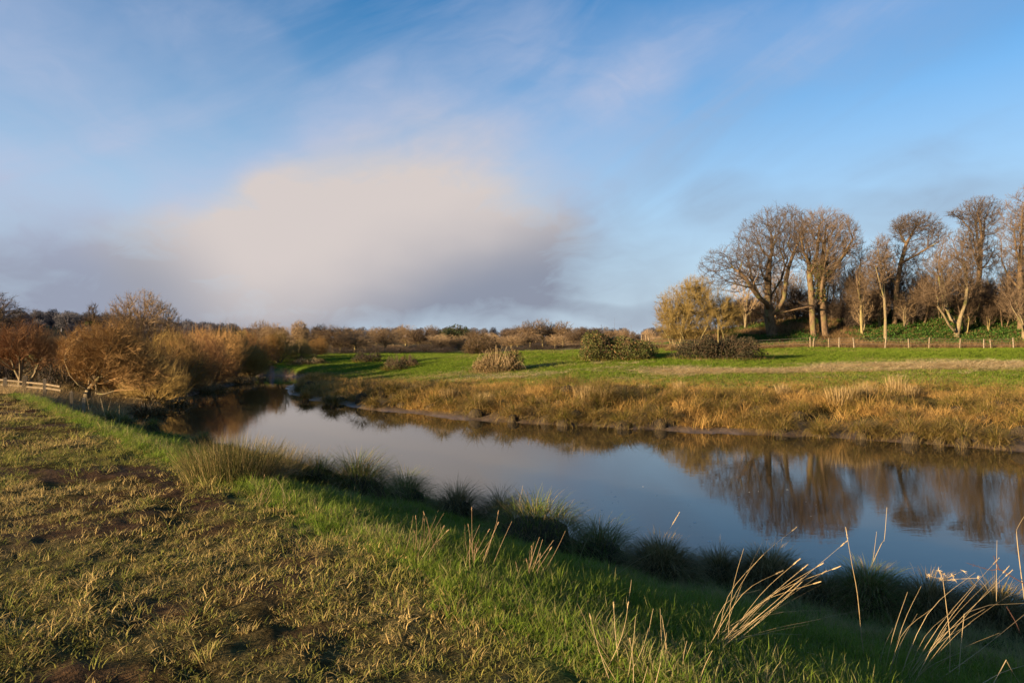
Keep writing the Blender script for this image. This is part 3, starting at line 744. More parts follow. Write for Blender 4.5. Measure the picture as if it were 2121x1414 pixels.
    for (u, d, j, s) in spots:
        b = stand(u, d); b[2] -= .1
        mk = next(m for q, m in marks if u < q); key = (mk, j); seen[key] = seen.get(key, 0)+1
        lab = f"{('olive-stemmed sapling', 'brown sapling', 'pale taller sapling', 'dark twiggy bush')[j]} in the wood {mk}, {ORD[seen[key]-1]} such from the left"
        if j in used: copy_tree(protos[j], b, r.random()*6.28, (s*1.05, s*1.05, s), lab)
        else: protos[j].location = b; protos[j].scale = (s, s, s); protos[j]['label'] = lab; used.add(j)

def leaf_cluster(parent, E, n, size, mat, name, loc=(0, 0, 0), hollow=.4, kind='stuff', seed=5):
    r = np.random.default_rng(seed+n)
    p = ellipsoids(E, n, r, hollow); d = unit(r.normal(size=(n, 3))+np.array([0, 0, .4])); a, b = frames(d); sp = r.random(n)*6.28
    a2 = a*np.cos(sp)[:, None]+b*np.sin(sp)[:, None]; b2 = np.cross(d, a2); s = size*(.5+r.random(n))[:, None]
    v = np.stack([p-a2*s*.5, p+b2*s*.32+d*s*.1, p+a2*s*.6, p-b2*s*.32+d*s*.1], 1).reshape(-1, 3)
    g = Geo(); at_ = np.repeat(np.stack([r.random(n), r.random(n), r.random(n), r.random(n)*0], 1), 4, 0)
    g.add(v, np.arange(4*n).reshape(-1, 4), None, at_)
    o = obj(name, g.mesh(name, mat, False), parent, loc)
    if kind: o['kind'] = kind
    return o

LEFT_GROUP = 'willows along the left bank'
def left_willows():
    r = np.random.default_rng(33)
    a = At(-50, 52)
    sk = [(None, a.line((-52, 800), (-51, 760), (-50, 715), (-48, 680)), 2), ((0, 2), a.line((-30, 680, -.4), (-10, 660, -.8)), 0), ((0, 3), a.line((-40, 650), (-34, 620)), 0), ((0, 3), a.line((-64, 650), (-76, 620)), 0)]
    plant_tree('dark_edge_tree', 'tree', 'dark bare tree reaching in from the left end above the fence', a.base, sk,
               ellipsoids([a.ell(-42, 645, 88, 54, 3, 0, 1), a.ell(-10, 660, 56, 40, 2, 0, .5)], 1000, r), .4, .011, .3, (M['bark_dark'], M['twig_brown']), 31, None, twigs=(4, .5, 2), thr=.05, gnarl=.03)
    a = At(48, 37)
    sk = [(None, a.line((42, 800), (41, 785), (32, 768), (24, 745), (17, 720)), 2), (None, a.line((55, 800, .3), (57, 787, .3), (68, 772, .2), (74, 750, .1), (80, 722, 0)), 2),
          ((0, 1), a.line((40, 755, .3), (38, 725, .4), (37, 700, .5)), 1), ((1, 1), a.line((61, 760, .5), (62, 735, .6), (61, 708, .6)), 1),
          ((0, 2), a.line((10, 742, -.4), (-8, 735, -.6)), 1), ((1, 2), a.line((88, 750, -.3), (100, 738, -.4)), 1), ((0, 1), a.line((50, 768, -.3), (52, 745, -.4)), 1)]
    plant_tree('pale_stemmed_willow', 'willow', 'red-tipped willow fanning up pale stems directly behind the rail fence', a.base, sk,
               cut(ellipsoids([a.ell(48, 712, 66, 48, 1.7, 0, 1), a.ell(10, 720, 42, 36, 1.2, 0, .4), a.ell(85, 725, 36, 36, 1.2, 0, .4)], 1200, r), .5), .7, .008, .085, (M['bark_pale'], M['twig_red']), 32, LEFT_GROUP, twigs=(4, .42, 2), thr=.022, up=.5, spread=.5, shoots=(.4, .7))
    a = At(180, 34.5)
    sk = [(None, a.line((180, 822), (184, 806), (196, 794), (207, 782)), 2), ((0, 3), a.line((220, 762, -.2), (232, 738, -.4), (240, 716, -.4), (248, 690, -.4)), 1),
          ((0, 1), a.line((180, 790, .2), (176, 765, .4), (172, 735, .5), (166, 705, .5)), 2), ((0, 1), a.line((170, 795, -.3), (158, 775, -.5), (150, 745, -.6)), 2),
          ((0, 2), a.line((190, 770, .5), (193, 745, .7), (196, 710, .8)), 1), ((0, 3), a.line((228, 778, -.5), (234, 790, -.7), (236, 778, -.9)), 1),
          ((2, 1), a.line((245, 752, -.6), (262, 740, -.8)), 0),
          ((0, 2), a.line((212, 798, -.5), (218, 812, -.8), (238, 813, -1.0), (262, 806, -1.1), (304, 803, -1.2)), 2),
          ((0, 3), a.line((226, 775, .6), (262, 765, .9), (296, 752, 1.0)), 1), ((0, 3), a.line((222, 790, .3), (250, 780, .2), (285, 772, 0)), 1)]
    E = [a.ell(206, 738, 76, 68, 1.9, 0, 1), a.ell(170, 730, 40, 60, 1.4, 0, .5), a.ell(270, 745, 64, 48, 1.7, .2, .8), a.ell(296, 782, 60, 30, 1.3, 0, .5), a.ell(240, 700, 50, 40, 1.4, 0, .4)]
    plant_tree('leaning_willow', 'willow', 'big orange willow leaning over the river with a forked pale trunk at the field corner', a.base, sk,
               cut(ellipsoids(E, 2600, r), .15), .6, .0075, .13, (M['bark_pale'], M['twig_orange']), 33, LEFT_GROUP, twigs=(5, .42, 2), thr=.022, up=.35, spread=.55, shoots=(.3, .8))
    # ivy-hung stump of a thorn inside the willow
    a = At(198, 38); b = a.base
    sk = [(None, a.line((196, 790), (194, 740), (192, 700), (192, 670)), 2)]
    t = plant_tree('ivied_thorn', 'tree', 'thin ivy-hung thorn tree poking out above the leaning willow', b, sk, ellipsoids([a.ell(193, 668, 22, 14, .5, 0, 1), a.ell(192, 648, 9, 22, .3, 0, .4)], 240, r), .4, .008, .07, (M['bark_dark'], M['twig_brown']), 35, None, twigs=(3, .3, 2), thr=.025)
    leaf_cluster(t, [a.ell(192, 669, 18, 6, .4, 0, 1), a.ell(195, 705, 10, 14, .4, 0, .8)], 700, .07, M['ivy'], 'ivy')
    a = At(288, 58)
    sk = [(None, a.line((288, 790), (287, 760), (286, 730), (284, 705)), 3), ((0, 1), a.line((276, 730), (268, 700), (262, 675)), 1), ((0, 2), a.line((298, 715), (308, 690), (318, 665)), 1),
          ((0, 1), a.line((312, 735, .4), (328, 705, .6), (338, 680, .8)), 1), ((0, 3), a.line((290, 670, .3), (296, 640, .4)), 0), ((0, 3), a.line((278, 670, -.4), (276, 640, -.6)), 0)]
    E = [a.ell(290, 648, 60, 50, 2.4, 0, 1), a.ell(250, 668, 36, 44, 2, 0, .5), a.ell(336, 668, 38, 42, 2, 0, .6), a.ell(290, 690, 70, 30, 2.4, 0, .4)]
    plant_tree('rounded_bare_tree', 'tree', 'round-topped bare tree rising above the orange willows on the left', a.base, sk,
               ellipsoids(E, 1700, r), .6, .010, .20, (M['bark_olive'], M['twig_tan']), 34, None, twigs=(4, .5, 2), thr=.04, up=.45, spread=.5)
    # the row that follows the bank to the bend: three grown shapes, each set turned and scaled
    protos = []
    for j in range(3):
        rr = np.random.default_rng(90+j); h = 4.6; sk = []
        for i in range(8):
            an = rr.random()*6.28; l = .5+.5*rr.random(); x0, y0 = rr.normal()*.3, rr.normal()*.3
            sk.append((None, [(x0, y0, -.1), (x0+math.cos(an)*.4*l, y0+math.sin(an)*.4*l, .6), (x0+math.cos(an)*1.0*l, y0+math.sin(an)*1.0*l, 1.5), (x0+math.cos(an)*1.5*l, y0+math.sin(an)*1.5*l, 2.5)], 1))
        E = [((rr.normal()*.5, rr.normal()*.4, 2.6), (1.5, 1.5, 1.9), 1), ((-1.2, .3, 1.9), (1.3, 1.3, 1.4), .6), ((1.3, -.3, 1.7), (1.3, 1.3, 1.3), .6), ((.6, .9, 2.3), (.9, .9, 1.5), .4), ((.2, 0, 1.0), (2.4, 2.4, .9), .35)]
        protos.append(plant_tree('bank_willow', 'willow', 'x', (0, 0, 0), sk, cut(ellipsoids(E, 1500, rr, .38), .1), .62, .0075, .10, (M['bark_pale'], M[('twig_orange', 'twig_olive', 'twig_red')[j]]), 95+j, LEFT_GROUP,
                                 twigs=(4, .55, 2), thr=.024, up=.45, spread=.5, shoots=(.5, 1.3), names=('stem', 'stem', 'crown')))
    rows = [(300, 42.5, 0, 692, 'orange willow on the bank, first right of the leaning willow'), (338, 47, 1, 686, 'olive gold willow below the right edge of the round-topped tree'),
            (372, 46.5, 0, 694, 'dense orange willow over the dark bank, second in the water-side row'), (408, 52, 2, 686, 'rusty willow behind the dense orange one along the bank'),
            (440, 57, 0, 684, 'orange willow in the middle of the bank row, level with the dark undercut bank'), (476, 62, 1, 678, 'gold willow with pale crossing stems, midway to the bend'),
            (508, 67, 2, 684, 'reddish upright willow before the bend of the river'), (545, 77, 0, 692, 'orange willow at the start of the bend'),
            (578, 78, 1, 688, 'tan gold willow facing the mud spit across the bend'), (622, 80, 1, 702, 'pale willow with fanned stems at the inside of the bend, left of the green field'),
            (655, 86, 0, 698, 'last willow of the bank row beside the green field'), (246, 43, 2, 688, 'rusty willow behind the trunk of the leaning willow'), (122, 46, 2, 700, 'dull red willow behind the rails, between fence and leaning willow'),
            (-20, 44, 2, 690, 'dull red willow behind the left end of the rail fence'), (320, 39.5, 1, 728, 'low olive willow leaning out over the dark bank, nearest the leaning willow'), (519, 64, 1, 716, 'low gold willow at the waterside just before the bend'), (352, 58, 2, 676, 'rusty willow behind the row, right of the round-topped tree'), (425, 70, 0, 680, 'orange willow behind the row, third from the round-topped tree'), (500, 80, 1, 684, 'tan willow behind the row near the bend')]
    used = set()
    for i, (u, d, j, vt, lab) in enumerate(rows):
        b = stand(u, d); b[2] -= .05; s = (CZ-(vt-HV)*d/F-b[2])/4.55; sx = s*(1.2+.15*r.random())
        if j in used: copy_tree(protos[j], b, r.random()*6.28, (sx, sx, s), lab)
        else: protos[j].location = b; protos[j].scale = (sx, sx, s); protos[j]['label'] = lab; used.add(j)

FARLINE = []
def tree_line():
    """the belt of trees beyond the fields"""
    r = np.random.default_rng(77); protos = []
    spec = [('bark_pale', 'twig_tan', 'round'), ('bark_olive', 'twig_brown', 'round'), ('bark_pale', 'twig_tan', 'tall'), ('bark_dark', 'twig_grey', 'low'), ('bark_dark', 'conifer', 'green'), ('bark_olive', 'twig_tan', 'round')]
    for j, (bk, tw, sh) in enumerate(spec):
        rr = np.random.default_rng(120+j); h = 10.0
        if sh == 'low': E = [((0, 0, 5), (5.2, 4.8, 4.6), 1), ((2, 0, 3.5), (4.5, 4, 3.2), .6), ((-2.4, 0, 3.2), (4.2, 4, 3.0), .6)]
        elif sh == 'tall': E = [((0, 0, 7.0), (2.3, 2.3, 3.0), 1), ((.5, 0, 4.6), (1.9, 1.9, 2.6), .5)]
        else: E = [((0, 0, 6.6), (3.6, 3.6, 3.3), 1), ((-1.6, .5, 5.4), (2.8, 2.8, 2.8), .6), ((1.7, -.4, 5.0), (2.8, 2.8, 2.7), .6), ((0, 0, 3.2), (3.0, 3.0, 1.8), .3)]
        sk = [(None, [(0, 0, -.2), (.1, 0, 1.4), (0, .1, 2.8), (.1, 0, 4.4)], 2 if sh != 'low' else 1)]
        if sh in ('round', 'low'):
            for i in range(5):
                an = i*1.26+rr.normal()*.3; sk.append(((0, 2), [(math.cos(an)*.9, math.sin(an)*.9, 4.0), (math.cos(an)*1.7, math.sin(an)*1.7, 5.6)], 0))
        n = 850
        wood, crown = tree_parts(sk, cut(ellipsoids(E, n, rr), .3), .5, .020, .24, rr, twigs=(4, 1.1, 2) if sh != 'green' else (1, .6, 2), thr=.09, up=.45, spread=.6)
        root = empty('far_tree'); tag(root, 'x', 'tree', 'belt of trees beyond the fields')
        for li, g in wood.items(): obj('trunk' if li == 0 else 'limb', g.mesh('trunk', M[bk]), root)
        obj('crown', crown.mesh('crown', M['twig_brown' if sh == 'green' else tw], False), root)
        if sh == 'green': leaf_cluster(root, [(e[0], tuple(q*1.05 for q in e[1]), e[2]) for e in E], 2400, .50, M['conifer'], 'foliage', hollow=.3)
        protos.append(root)
    # (u, top v, width px, distance, shape)
    rows = [(566, 672, 46, 112, 0), (592, 675, 40, 118, 5), (620, 671, 30, 106, 2), (647, 690, 40, 120, 1), (663, 682, 34, 160, 1), (690, 680, 84, 115, 0), (727, 684, 46, 150, 1), (735, 694, 60, 112, 5),
            (757, 700, 40, 128, 0), (780, 683, 42, 165, 1), (797, 690, 74, 122, 0), (840, 679, 50, 150, 5), (868, 690, 44, 135, 1), (893, 681, 36, 175, 1), (915, 698, 60, 128, 0),
            (926, 681, 34, 185, 4), (948, 682, 44, 180, 4), (962, 688, 36, 178, 4), (950, 704, 44, 130, 5), (984, 688, 40, 170, 1), (1052, 687, 36, 185, 1), (1072, 686, 34, 180, 1), (1086, 700, 46, 150, 1),
            (1098, 675, 44, 175, 5), (1124, 674, 40, 178, 5), (1147, 679, 34, 180, 1), (1166, 673, 38, 176, 5), (1186, 689, 30, 172, 1), (1208, 688, 34, 190, 1), (1150, 702, 40, 150, 0), (1232, 691, 34, 200, 1),
            (1020, 700, 50, 150, 0), (1060, 704, 50, 148, 5), (1262, 688, 18, 330, 2), (1279, 682, 18, 330, 5), (1295, 681, 24, 325, 0), (1312, 690, 26, 320, 1), (1344, 684, 24, 320, 5), (1328, 690, 30, 330, 1),
            (1250, 694, 36, 260, 1), (1366, 690, 30, 330, 1), (705, 698, 50, 108, 1), (770, 715, 66, 104, 3), (712, 722, 60, 98, 3), (830, 716, 70, 106, 3), (880, 714, 60, 110, 3), (920, 722, 50, 106, 3), (1110, 714, 46, 130, 3),
            (1142, 722, 34, 118, 3), (1194, 720, 40, 122, 3), (1226, 714, 36, 112, 3), (1160, 716, 60, 160, 3), (1280, 712, 60, 200, 3), (1340, 712, 60, 220, 3), (660, 735, 40, 92, 3), (540, 676, 40, 140, 1), (505, 684, 50, 150, 3), (455, 690, 50, 150, 1), (1010, 716, 60, 120, 3), (1065, 720, 50, 118, 3)]
    kinds = ['tan round tree', 'brown bare tree', 'slim pale-trunked tree', 'dark low thicket', 'dark evergreen', 'sandy rounded tree']
    rows = [(u, vt-(2 if j == 3 or d > 250 else 9 if u < 1040 else 13)+r.normal()*3, w*(1.25+.25*r.random()), d, j) for (u, vt, w, d, j) in rows]
    for i, u in enumerate(np.arange(690, 1370, 26)): rows.append((u+r.normal()*9, 711+r.normal()*7, 48+44*r.random(), 112+36*r.random() if u < 1000 else 150+60*r.random(), (3, 0, 3, 5)[i % 4]))
    for i, u in enumerate(np.arange(560, 1380, 23)): rows.append((u+r.normal()*9, 694+r.normal()*5+(2 if u > 1180 else 0), 36+34*r.random(), 190+70*r.random(), (1, 5, 0)[i % 3]))
    rows.sort(key=lambda q: q[0])
    count = {}; tot = {}
    for q in rows: tot[q[4]] = tot.get(q[4], 0)+1
    used = set()
    for (u, vt, wpx, d, j) in rows:
        b = stand(u, d); k = d/F
        h = max(1.2, CZ-(vt-HV)*k-b[2]); sz = h/10.0; sx = wpx*k/(8.2 if j != 2 else 4.8) if j != 3 else wpx*k/11.5
        sx = max(sx, sz*.45); i = count.get(j, 0); count[j] = i+1
        half = tot[j]-1-i
        where = f'{ORD[i]} such from the left' if i <= half else f'{ORD[half]} such from the right'
        if u < 720: mark = 'above the river bend'
        elif u < 990: mark = 'left of the hawthorn'
        elif u < 1180: mark = 'right of the hawthorn'
        else: mark = 'towards the golden thicket'
        lab = f'{kinds[j]} in the far belt {mark}, {where}'
        b[2] -= .1
        if j in used: copy_tree(protos[j], b, r.random()*6.28, (sx, sx, sz), lab)
        else: protos[j].location = b; protos[j].scale = (sx, sx, sz); protos[j]['label'] = lab; used.add(j)
right_wood(); left_willows(); tree_line()
# ------------------------------------------------------------------ scattering of things nobody could count
def scatter_stuff(name, pts, protos, mat, idx, rot, scl, tint):
    """one object: points with a turned, scaled, tinted clump on each"""
    pc = bpy.data.collections.new(name + '_clumps')
    for i, g in enumerate(protos):
        o = bpy.data.objects.new(f'{name}_clump_{i:02d}', g.mesh(name, mat, False)); pc.objects.link(o)
    me = bpy.data.meshes.new(name); n = len(pts)
    me.vertices.add(n); me.vertices.foreach_set('co', np.asarray(pts, np.float32).ravel())
    for nm, typ, key, val in (('idx', 'INT', 'value', np.asarray(idx, np.int32)), ('rot', 'FLOAT_VECTOR', 'vector', np.asarray(rot, np.float32).ravel()),
                              ('scl', 'FLOAT', 'value', np.asarray(scl, np.float32)), ('tint', 'FLOAT', 'value', np.asarray(tint, np.float32))):
        a = me.attributes.new(nm, typ, 'POINT'); a.data.foreach_set(key, val)
    me.update()
    o = obj(name, me); tag(o, kind='stuff')
    tr = bpy.data.node_groups.new(name, 'GeometryNodeTree')
    tr.interface.new_socket('Geometry', in_out='INPUT', socket_type='NodeSocketGeometry'); tr.interface.new_socket('Geometry', in_out='OUTPUT', socket_type='NodeSocketGeometry')
    N = tr.nodes; L = tr.links
    gi = N.new('NodeGroupInput'); go = N.new('NodeGroupOutput'); ip = N.new('GeometryNodeInstanceOnPoints'); ci = N.new('GeometryNodeCollectionInfo')
    ci.inputs['Collection'].default_value = pc; ci.inputs['Separate Children'].default_value = True; ci.inputs['Reset Children'].default_value = True
    def na(nm, typ):
        q = N.new('GeometryNodeInputNamedAttribute'); q.data_type = typ; q.inputs['Name'].default_value = nm; return q.outputs['Attribute']
    L.new(gi.outputs[0], ip.inputs['Points']); L.new(ci.outputs[0], ip.inputs['Instance']); ip.inputs['Pick Instance'].default_value = True
    L.new(na('idx', 'INT'), ip.inputs['Instance Index']); L.new(na('rot', 'FLOAT_VECTOR'), ip.inputs['Rotation']); L.new(na('scl', 'FLOAT'), ip.inputs['Scale'])
    L.new(ip.outputs[0], go.inputs[0])
    md = o.modifiers.new('scatter', 'NODES'); md.node_group = tr
    return o
def blades(g, base, az, length, width, lean, droop, r, seg=3, dry=None, kink=0):
    """ribbons that leave the ground steeply and bend over; a little folded along the middle so that they catch the light"""
    n = len(base); hd = np.stack([np.cos(az), np.sin(az), 0*az], 1); side = np.stack([-np.sin(az), np.cos(az), 0*az], 1)
    up = np.array([0, 0, 1.0]); P = []; W = []
    ang = lean.copy(); p = base.copy()
    P.append(p.copy())
    for i in range(seg):
        dvec = hd*np.sin(ang)[:, None]+up*np.cos(ang)[:, None]
        p = p+dvec*(length/seg)[:, None]; P.append(p.copy()); ang = ang+droop/seg*(1+.6*(r.random(n)-.5))
    tw = (r.random(n)-.5)*1.6; sd = unit(side*np.cos(tw)[:, None]+hd*np.sin(tw)[:, None])
    v = []; k = 0
    for i in range(seg):
        wd = (width*(1-.75*(i/seg)**1.4)*.5)[:, None]
        v += [P[i]-sd*wd, P[i]+sd*wd]
    v.append(P[seg]); v = np.stack(v, 1); m = v.shape[1]
    h = np.concatenate([np.repeat(np.arange(seg)/seg, 2), [1.0]])
    r1 = r.random(n); r2 = r.random(n) if dry is None else dry
    at_ = np.stack([np.repeat(r1[:, None], m, 1), np.repeat(h[None], n, 0), np.repeat(r2[:, None], m, 1), np.zeros((n, m))], -1).reshape(-1, 4)
    b = (np.arange(n)*m)[:, None]
    q = np.concatenate([b+np.array([[2*i, 2*i+1, 2*i+3, 2*i+2]]) for i in range(seg-1)], 0) if seg > 1 else None
    t = b+np.array([[2*seg-2, 2*seg-1, 2*seg]])
    g.add(v.reshape(-1, 3), q, t, at_)
def clump(seed, n, rad, ln, wd, lean, droop, seg=3, outward=.6):
    r = np.random.default_rng(seed); g = Geo()
    a = r.random(n)*6.283; rr = rad*np.sqrt(r.random(n)); base = np.stack([rr*np.cos(a), rr*np.sin(a), np.full(n, -.01)], 1)
    az = np.where(r.random(n) < outward, a+r.normal(size=n)*.5, r.random(n)*6.283)
    L = ln[0]+(ln[1]-ln[0])*r.random(n)**1.4; Wd = wd*(.6+.8*r.random(n))
    blades(g, base, az, L, Wd, lean[0]+(lean[1]-lean[0])*r.random(n), droop[0]+(droop[1]-droop[0])*r.random(n), r, seg)
    return g
def rings(r0, r1, a0, a1, dens, r):
    """points over a sector (degrees clockwise from +Y), dens(r) per square metre"""
    X = []; e = np.geomspace(r0, r1, 30)
    for lo, hi in zip(e[:-1], e[1:]):
        n = r.poisson(dens((lo+hi)/2)*R(a1-a0)/2*(hi*hi-lo*lo)); q = np.sqrt(lo*lo+(hi*hi-lo*lo)*r.random(n)); t = R(a0)+R(a1-a0)*r.random(n)
        X.append(np.stack([q*np.sin(t), q*np.cos(t)], 1))
    X = np.concatenate(X); return X[:, 0], X[:, 1]
def tilt_rot(n, r, amt=.15): return np.stack([r.normal(size=n)*amt, r.normal(size=n)*amt, r.random(n)*6.283], 1)

def near_grass():
    r = np.random.default_rng(201)
    # worn, grazed and trodden turf of the field, thin where the mud shows
    x, y = rings(2.0, 36, -62, 48, lambda q: 210*min(1, (6.0/q)**1.25), r)
    z, k = land(x, y)
    n1 = fbm(x, y, .9, 4, 51); n2 = fbm(x, y, .22, 3, 52); mud = sst(.43, .58, n1*.6+n2*.4+.05*np.exp(-((k['dC']-1.5)/.9)**2)*k['field']); spot = fbm(x, y, 3.1, 2, 61)
    dn = np.where(k['field'], 1.0, sst(1.1, .2, k['dC']))*(1-.76*mud)*sst(.24, .40, spot+.10*(1-mud))
    kp = (r.random(len(x)) < dn) & ~((y > 29) & (x < -10))
    x, y, z, n1, mud, dC = x[kp], y[kp], z[kp], n1[kp], mud[kp], k['dC'][kp]
    n = len(x); rad = np.hypot(x, y)
    lenv = .55+.9*fbm(x, y, 1.8, 3, 64)
    protos = [clump(310+i, 20, .05, (.06, .15), .0046, (.05, .9), (.4, 1.8), 4, .5) for i in range(2)]+[clump(300+i, 26, .075, (.028, .085), .0048, (.2, 1.35), (.4, 2.4), 4, .35) for i in range(6)]
    tint = np.clip(.40+.6*(fbm(x, y, .6, 3, 63)-.5)*2+.25*r.normal(size=n)-.3*sst(1.2, .2, dC), 0, 1)
    scatter_stuff('worn_turf', np.stack([x, y, z], 1), protos, M['worn'], np.where(r.random(n) < .05, r.integers(0, 2, n), r.integers(2, 8, n)), tilt_rot(n, r), lenv*(.7+.75*r.random(n))*np.clip((rad/7)**.5, 1, 2.3), tint)
    # lush strip along the edge of the bank, and the long grass down the bank
    x, y = rings(2.4, 40, -50, 56, lambda q: 300*min(1, (6.0/q)**1.35), r)
    z, k = land(x, y); edge = (fbm(x, y, 1.4, 3, 65)-.5)*.9
    dn = np.where(k['field'], sst(.42, .0, k['dC']+edge*.6), 1.0)*k['near']*(k['s'] > .12)
    kp = (r.random(len(x)) < dn) & ~((y > 30) & (x < -19))
    x, y, z, t, field = x[kp], y[kp], z[kp], k['t'][kp], k['field'][kp]; n = len(x); rad = np.hypot(x, y)
    protos = [clump(320+i, 30, .085, (.06, .20), .0050, (.05, .7), (.4, 1.9), 4, .5) for i in range(6)]
    tint = np.clip(.06+.32*np.maximum(0, fbm(x, y, .8, 3, 66)-.45)*2+.10*r.normal(size=n)+.12*sst(.85, 1.0, t)*(~field)+.25*sst(.25, .05, t)+.42*sst(.5, 2.5, x)*sst(.62, .3, t)*(~field), 0, 1)
    scatter_stuff('lush_grass', np.stack([x, y, z], 1), protos, M['lush'], r.integers(0, 6, n), tilt_rot(n, r, .2), (.7+.6*r.random(n))*np.clip((rad/7)**.4, 1, 1.9)*np.where(field, .6, np.where(t < .5, .62, .85)), tint)
    # dead grass round the rail fence and the feet of the willows
    x, y = rings(27, 75, -46, -16, lambda q: 16*min(1, (34.0/q)**1.2), r)
    z, k = land(x, y); kp = k['near'] & (k['s'] > .3) & (y+.12*(x+20) > 30.5+(fbm(x, y, .4, 2, 3)-.5)*1.2) & (r.random(len(x)) < sst(.15, .45, fbm(x, y, .3, 3, 68)+.15))
    x, y, z = x[kp], y[kp], z[kp]; n = len(x)
    protos = [clump(340+i, 34, .22, (.25, .75), .011, (.0, .9), (.4, 1.9), 4, .5) for i in range(5)]
    scatter_stuff('dead_grass', np.stack([x, y, z-.02], 1), protos, M['reedm'], r.integers(0, 5, n), tilt_rot(n, r, .2), .6+.7*r.random(n), np.clip(.75+.25*r.normal(size=n), 0, 1))
def far_grass():
    r = np.random.default_rng(211)
    x, y = rings(24, 100, -30, 52, lambda q: 26*min(1, (34.0/q)**1.3), r)
    z, k = land(x, y); tf, s = k['tf'], k['s']
    n2 = fbm(x, y, .22, 3, 52); gapn = fbm(x, y, .55, 2, 71)
    ok = (~k['near']) & (s > .35+(gapn-.4)*2.2) & (y < 72) & (tf < .47)
    p = sst(.40, .22, tf+(n2-.5)*.2+np.interp(x, [-20, 0, 8, 16], [.06, .03, .0, -.06]))*sst(.012, .05, tf+(gapn-.45)*.12)
    p = p*sst(.38, .50, fbm(x, y, .8, 2, 72)+.10*sst(.08, .2, tf)); kp = ok & (r.random(len(x)) < p)
    x, y, z, tf, n2 = x[kp], y[kp], z[kp], tf[kp], n2[kp]; n = len(x)
    protos = [clump(400+i, 44, .24, (.22, .62), .012, (.1, 1.0), (.6, 2.3), 4, .7) for i in range(6)]
    tint = np.clip(.54+.7*(fbm(x, y, .45, 3, 73)-.5)*2+.15*r.normal(size=n)-.25*sst(.12, .3, tf), 0, 1)
    h = np.interp(tf, [0, .08, .2, .32, .5], [1.2, 1.3, .75, .45, .3])
    scatter_stuff('bank_grass', np.stack([x, y, z-.03], 1), protos, M['bankg'], r.integers(0, 6, n), tilt_rot(n, r, .22), h*(.65+.7*r.random(n)), tint)
    # the green field
    x, y = rings(34, 100, -26, 46, lambda q: 17*min(1, (45.0/q)**1.3), r)
    z, k = land(x, y); tf = k['tf']; n2 = fbm(x, y, .22, 3, 52)
    p = sst(.14, .32, tf+(n2-.5)*.2+np.interp(x, [-20, 0, 8, 16], [.10, .06, .0, -.05])); kp = (~k['near']) & (r.random(len(x)) < p) & ((y < 70.5) | (x < 12)) & (k['s'] > 1.5)
    x, y, z, tf = x[kp], y[kp], z[kp], tf[kp]; n = len(x)
    strawm = straw_mask(x, y)
    protos = [clump(420+i, 34, .26, (.06, .20), .012, (.1, .9), (.3, 1.6), 3, .5) for i in range(5)]
    tint = np.clip(.03+.5*np.maximum(0, fbm(x, y, .25, 3, 75)-.5)*2+.07*r.normal(size=n)+.75*strawm+.25*sst(.5, .3, tf), 0, 1)
    scatter_stuff('meadow_grass', np.stack([x, y, z], 1), protos, M['meadow'], r.integers(0, 5, n), tilt_rot(n, r, .15), (.7+.6*r.random(n))*(1-.45*strawm), tint)
    # flattened straw left by the floods
    x, y = rings(36, 72, -6, 46, lambda q: 20*min(1, (45.0/q)**1.0), r)
    z, k = land(x, y); m = straw_mask(x, y); kp = (~k['near']) & (r.random(len(x)) < m)
    x, y, z = x[kp], y[kp], z[kp]; n = len(x)
    protos = [clump(440+i, 30, .40, (.25, .70), .016, (1.15, 1.52), (.0, .45), 3, .2) for i in range(5)]
    rot = np.stack([r.normal(size=n)*.06, r.normal(size=n)*.06, r.normal(size=n)*.5+np.where(r.random(n) < .5, 0, 3.14)], 1)
    scatter_stuff('flattened_straw', np.stack([x, y, z+.06], 1), protos, M['straw'], r.integers(0, 5, n), rot, .7+.6*r.random(n), r.random(n)*.5)
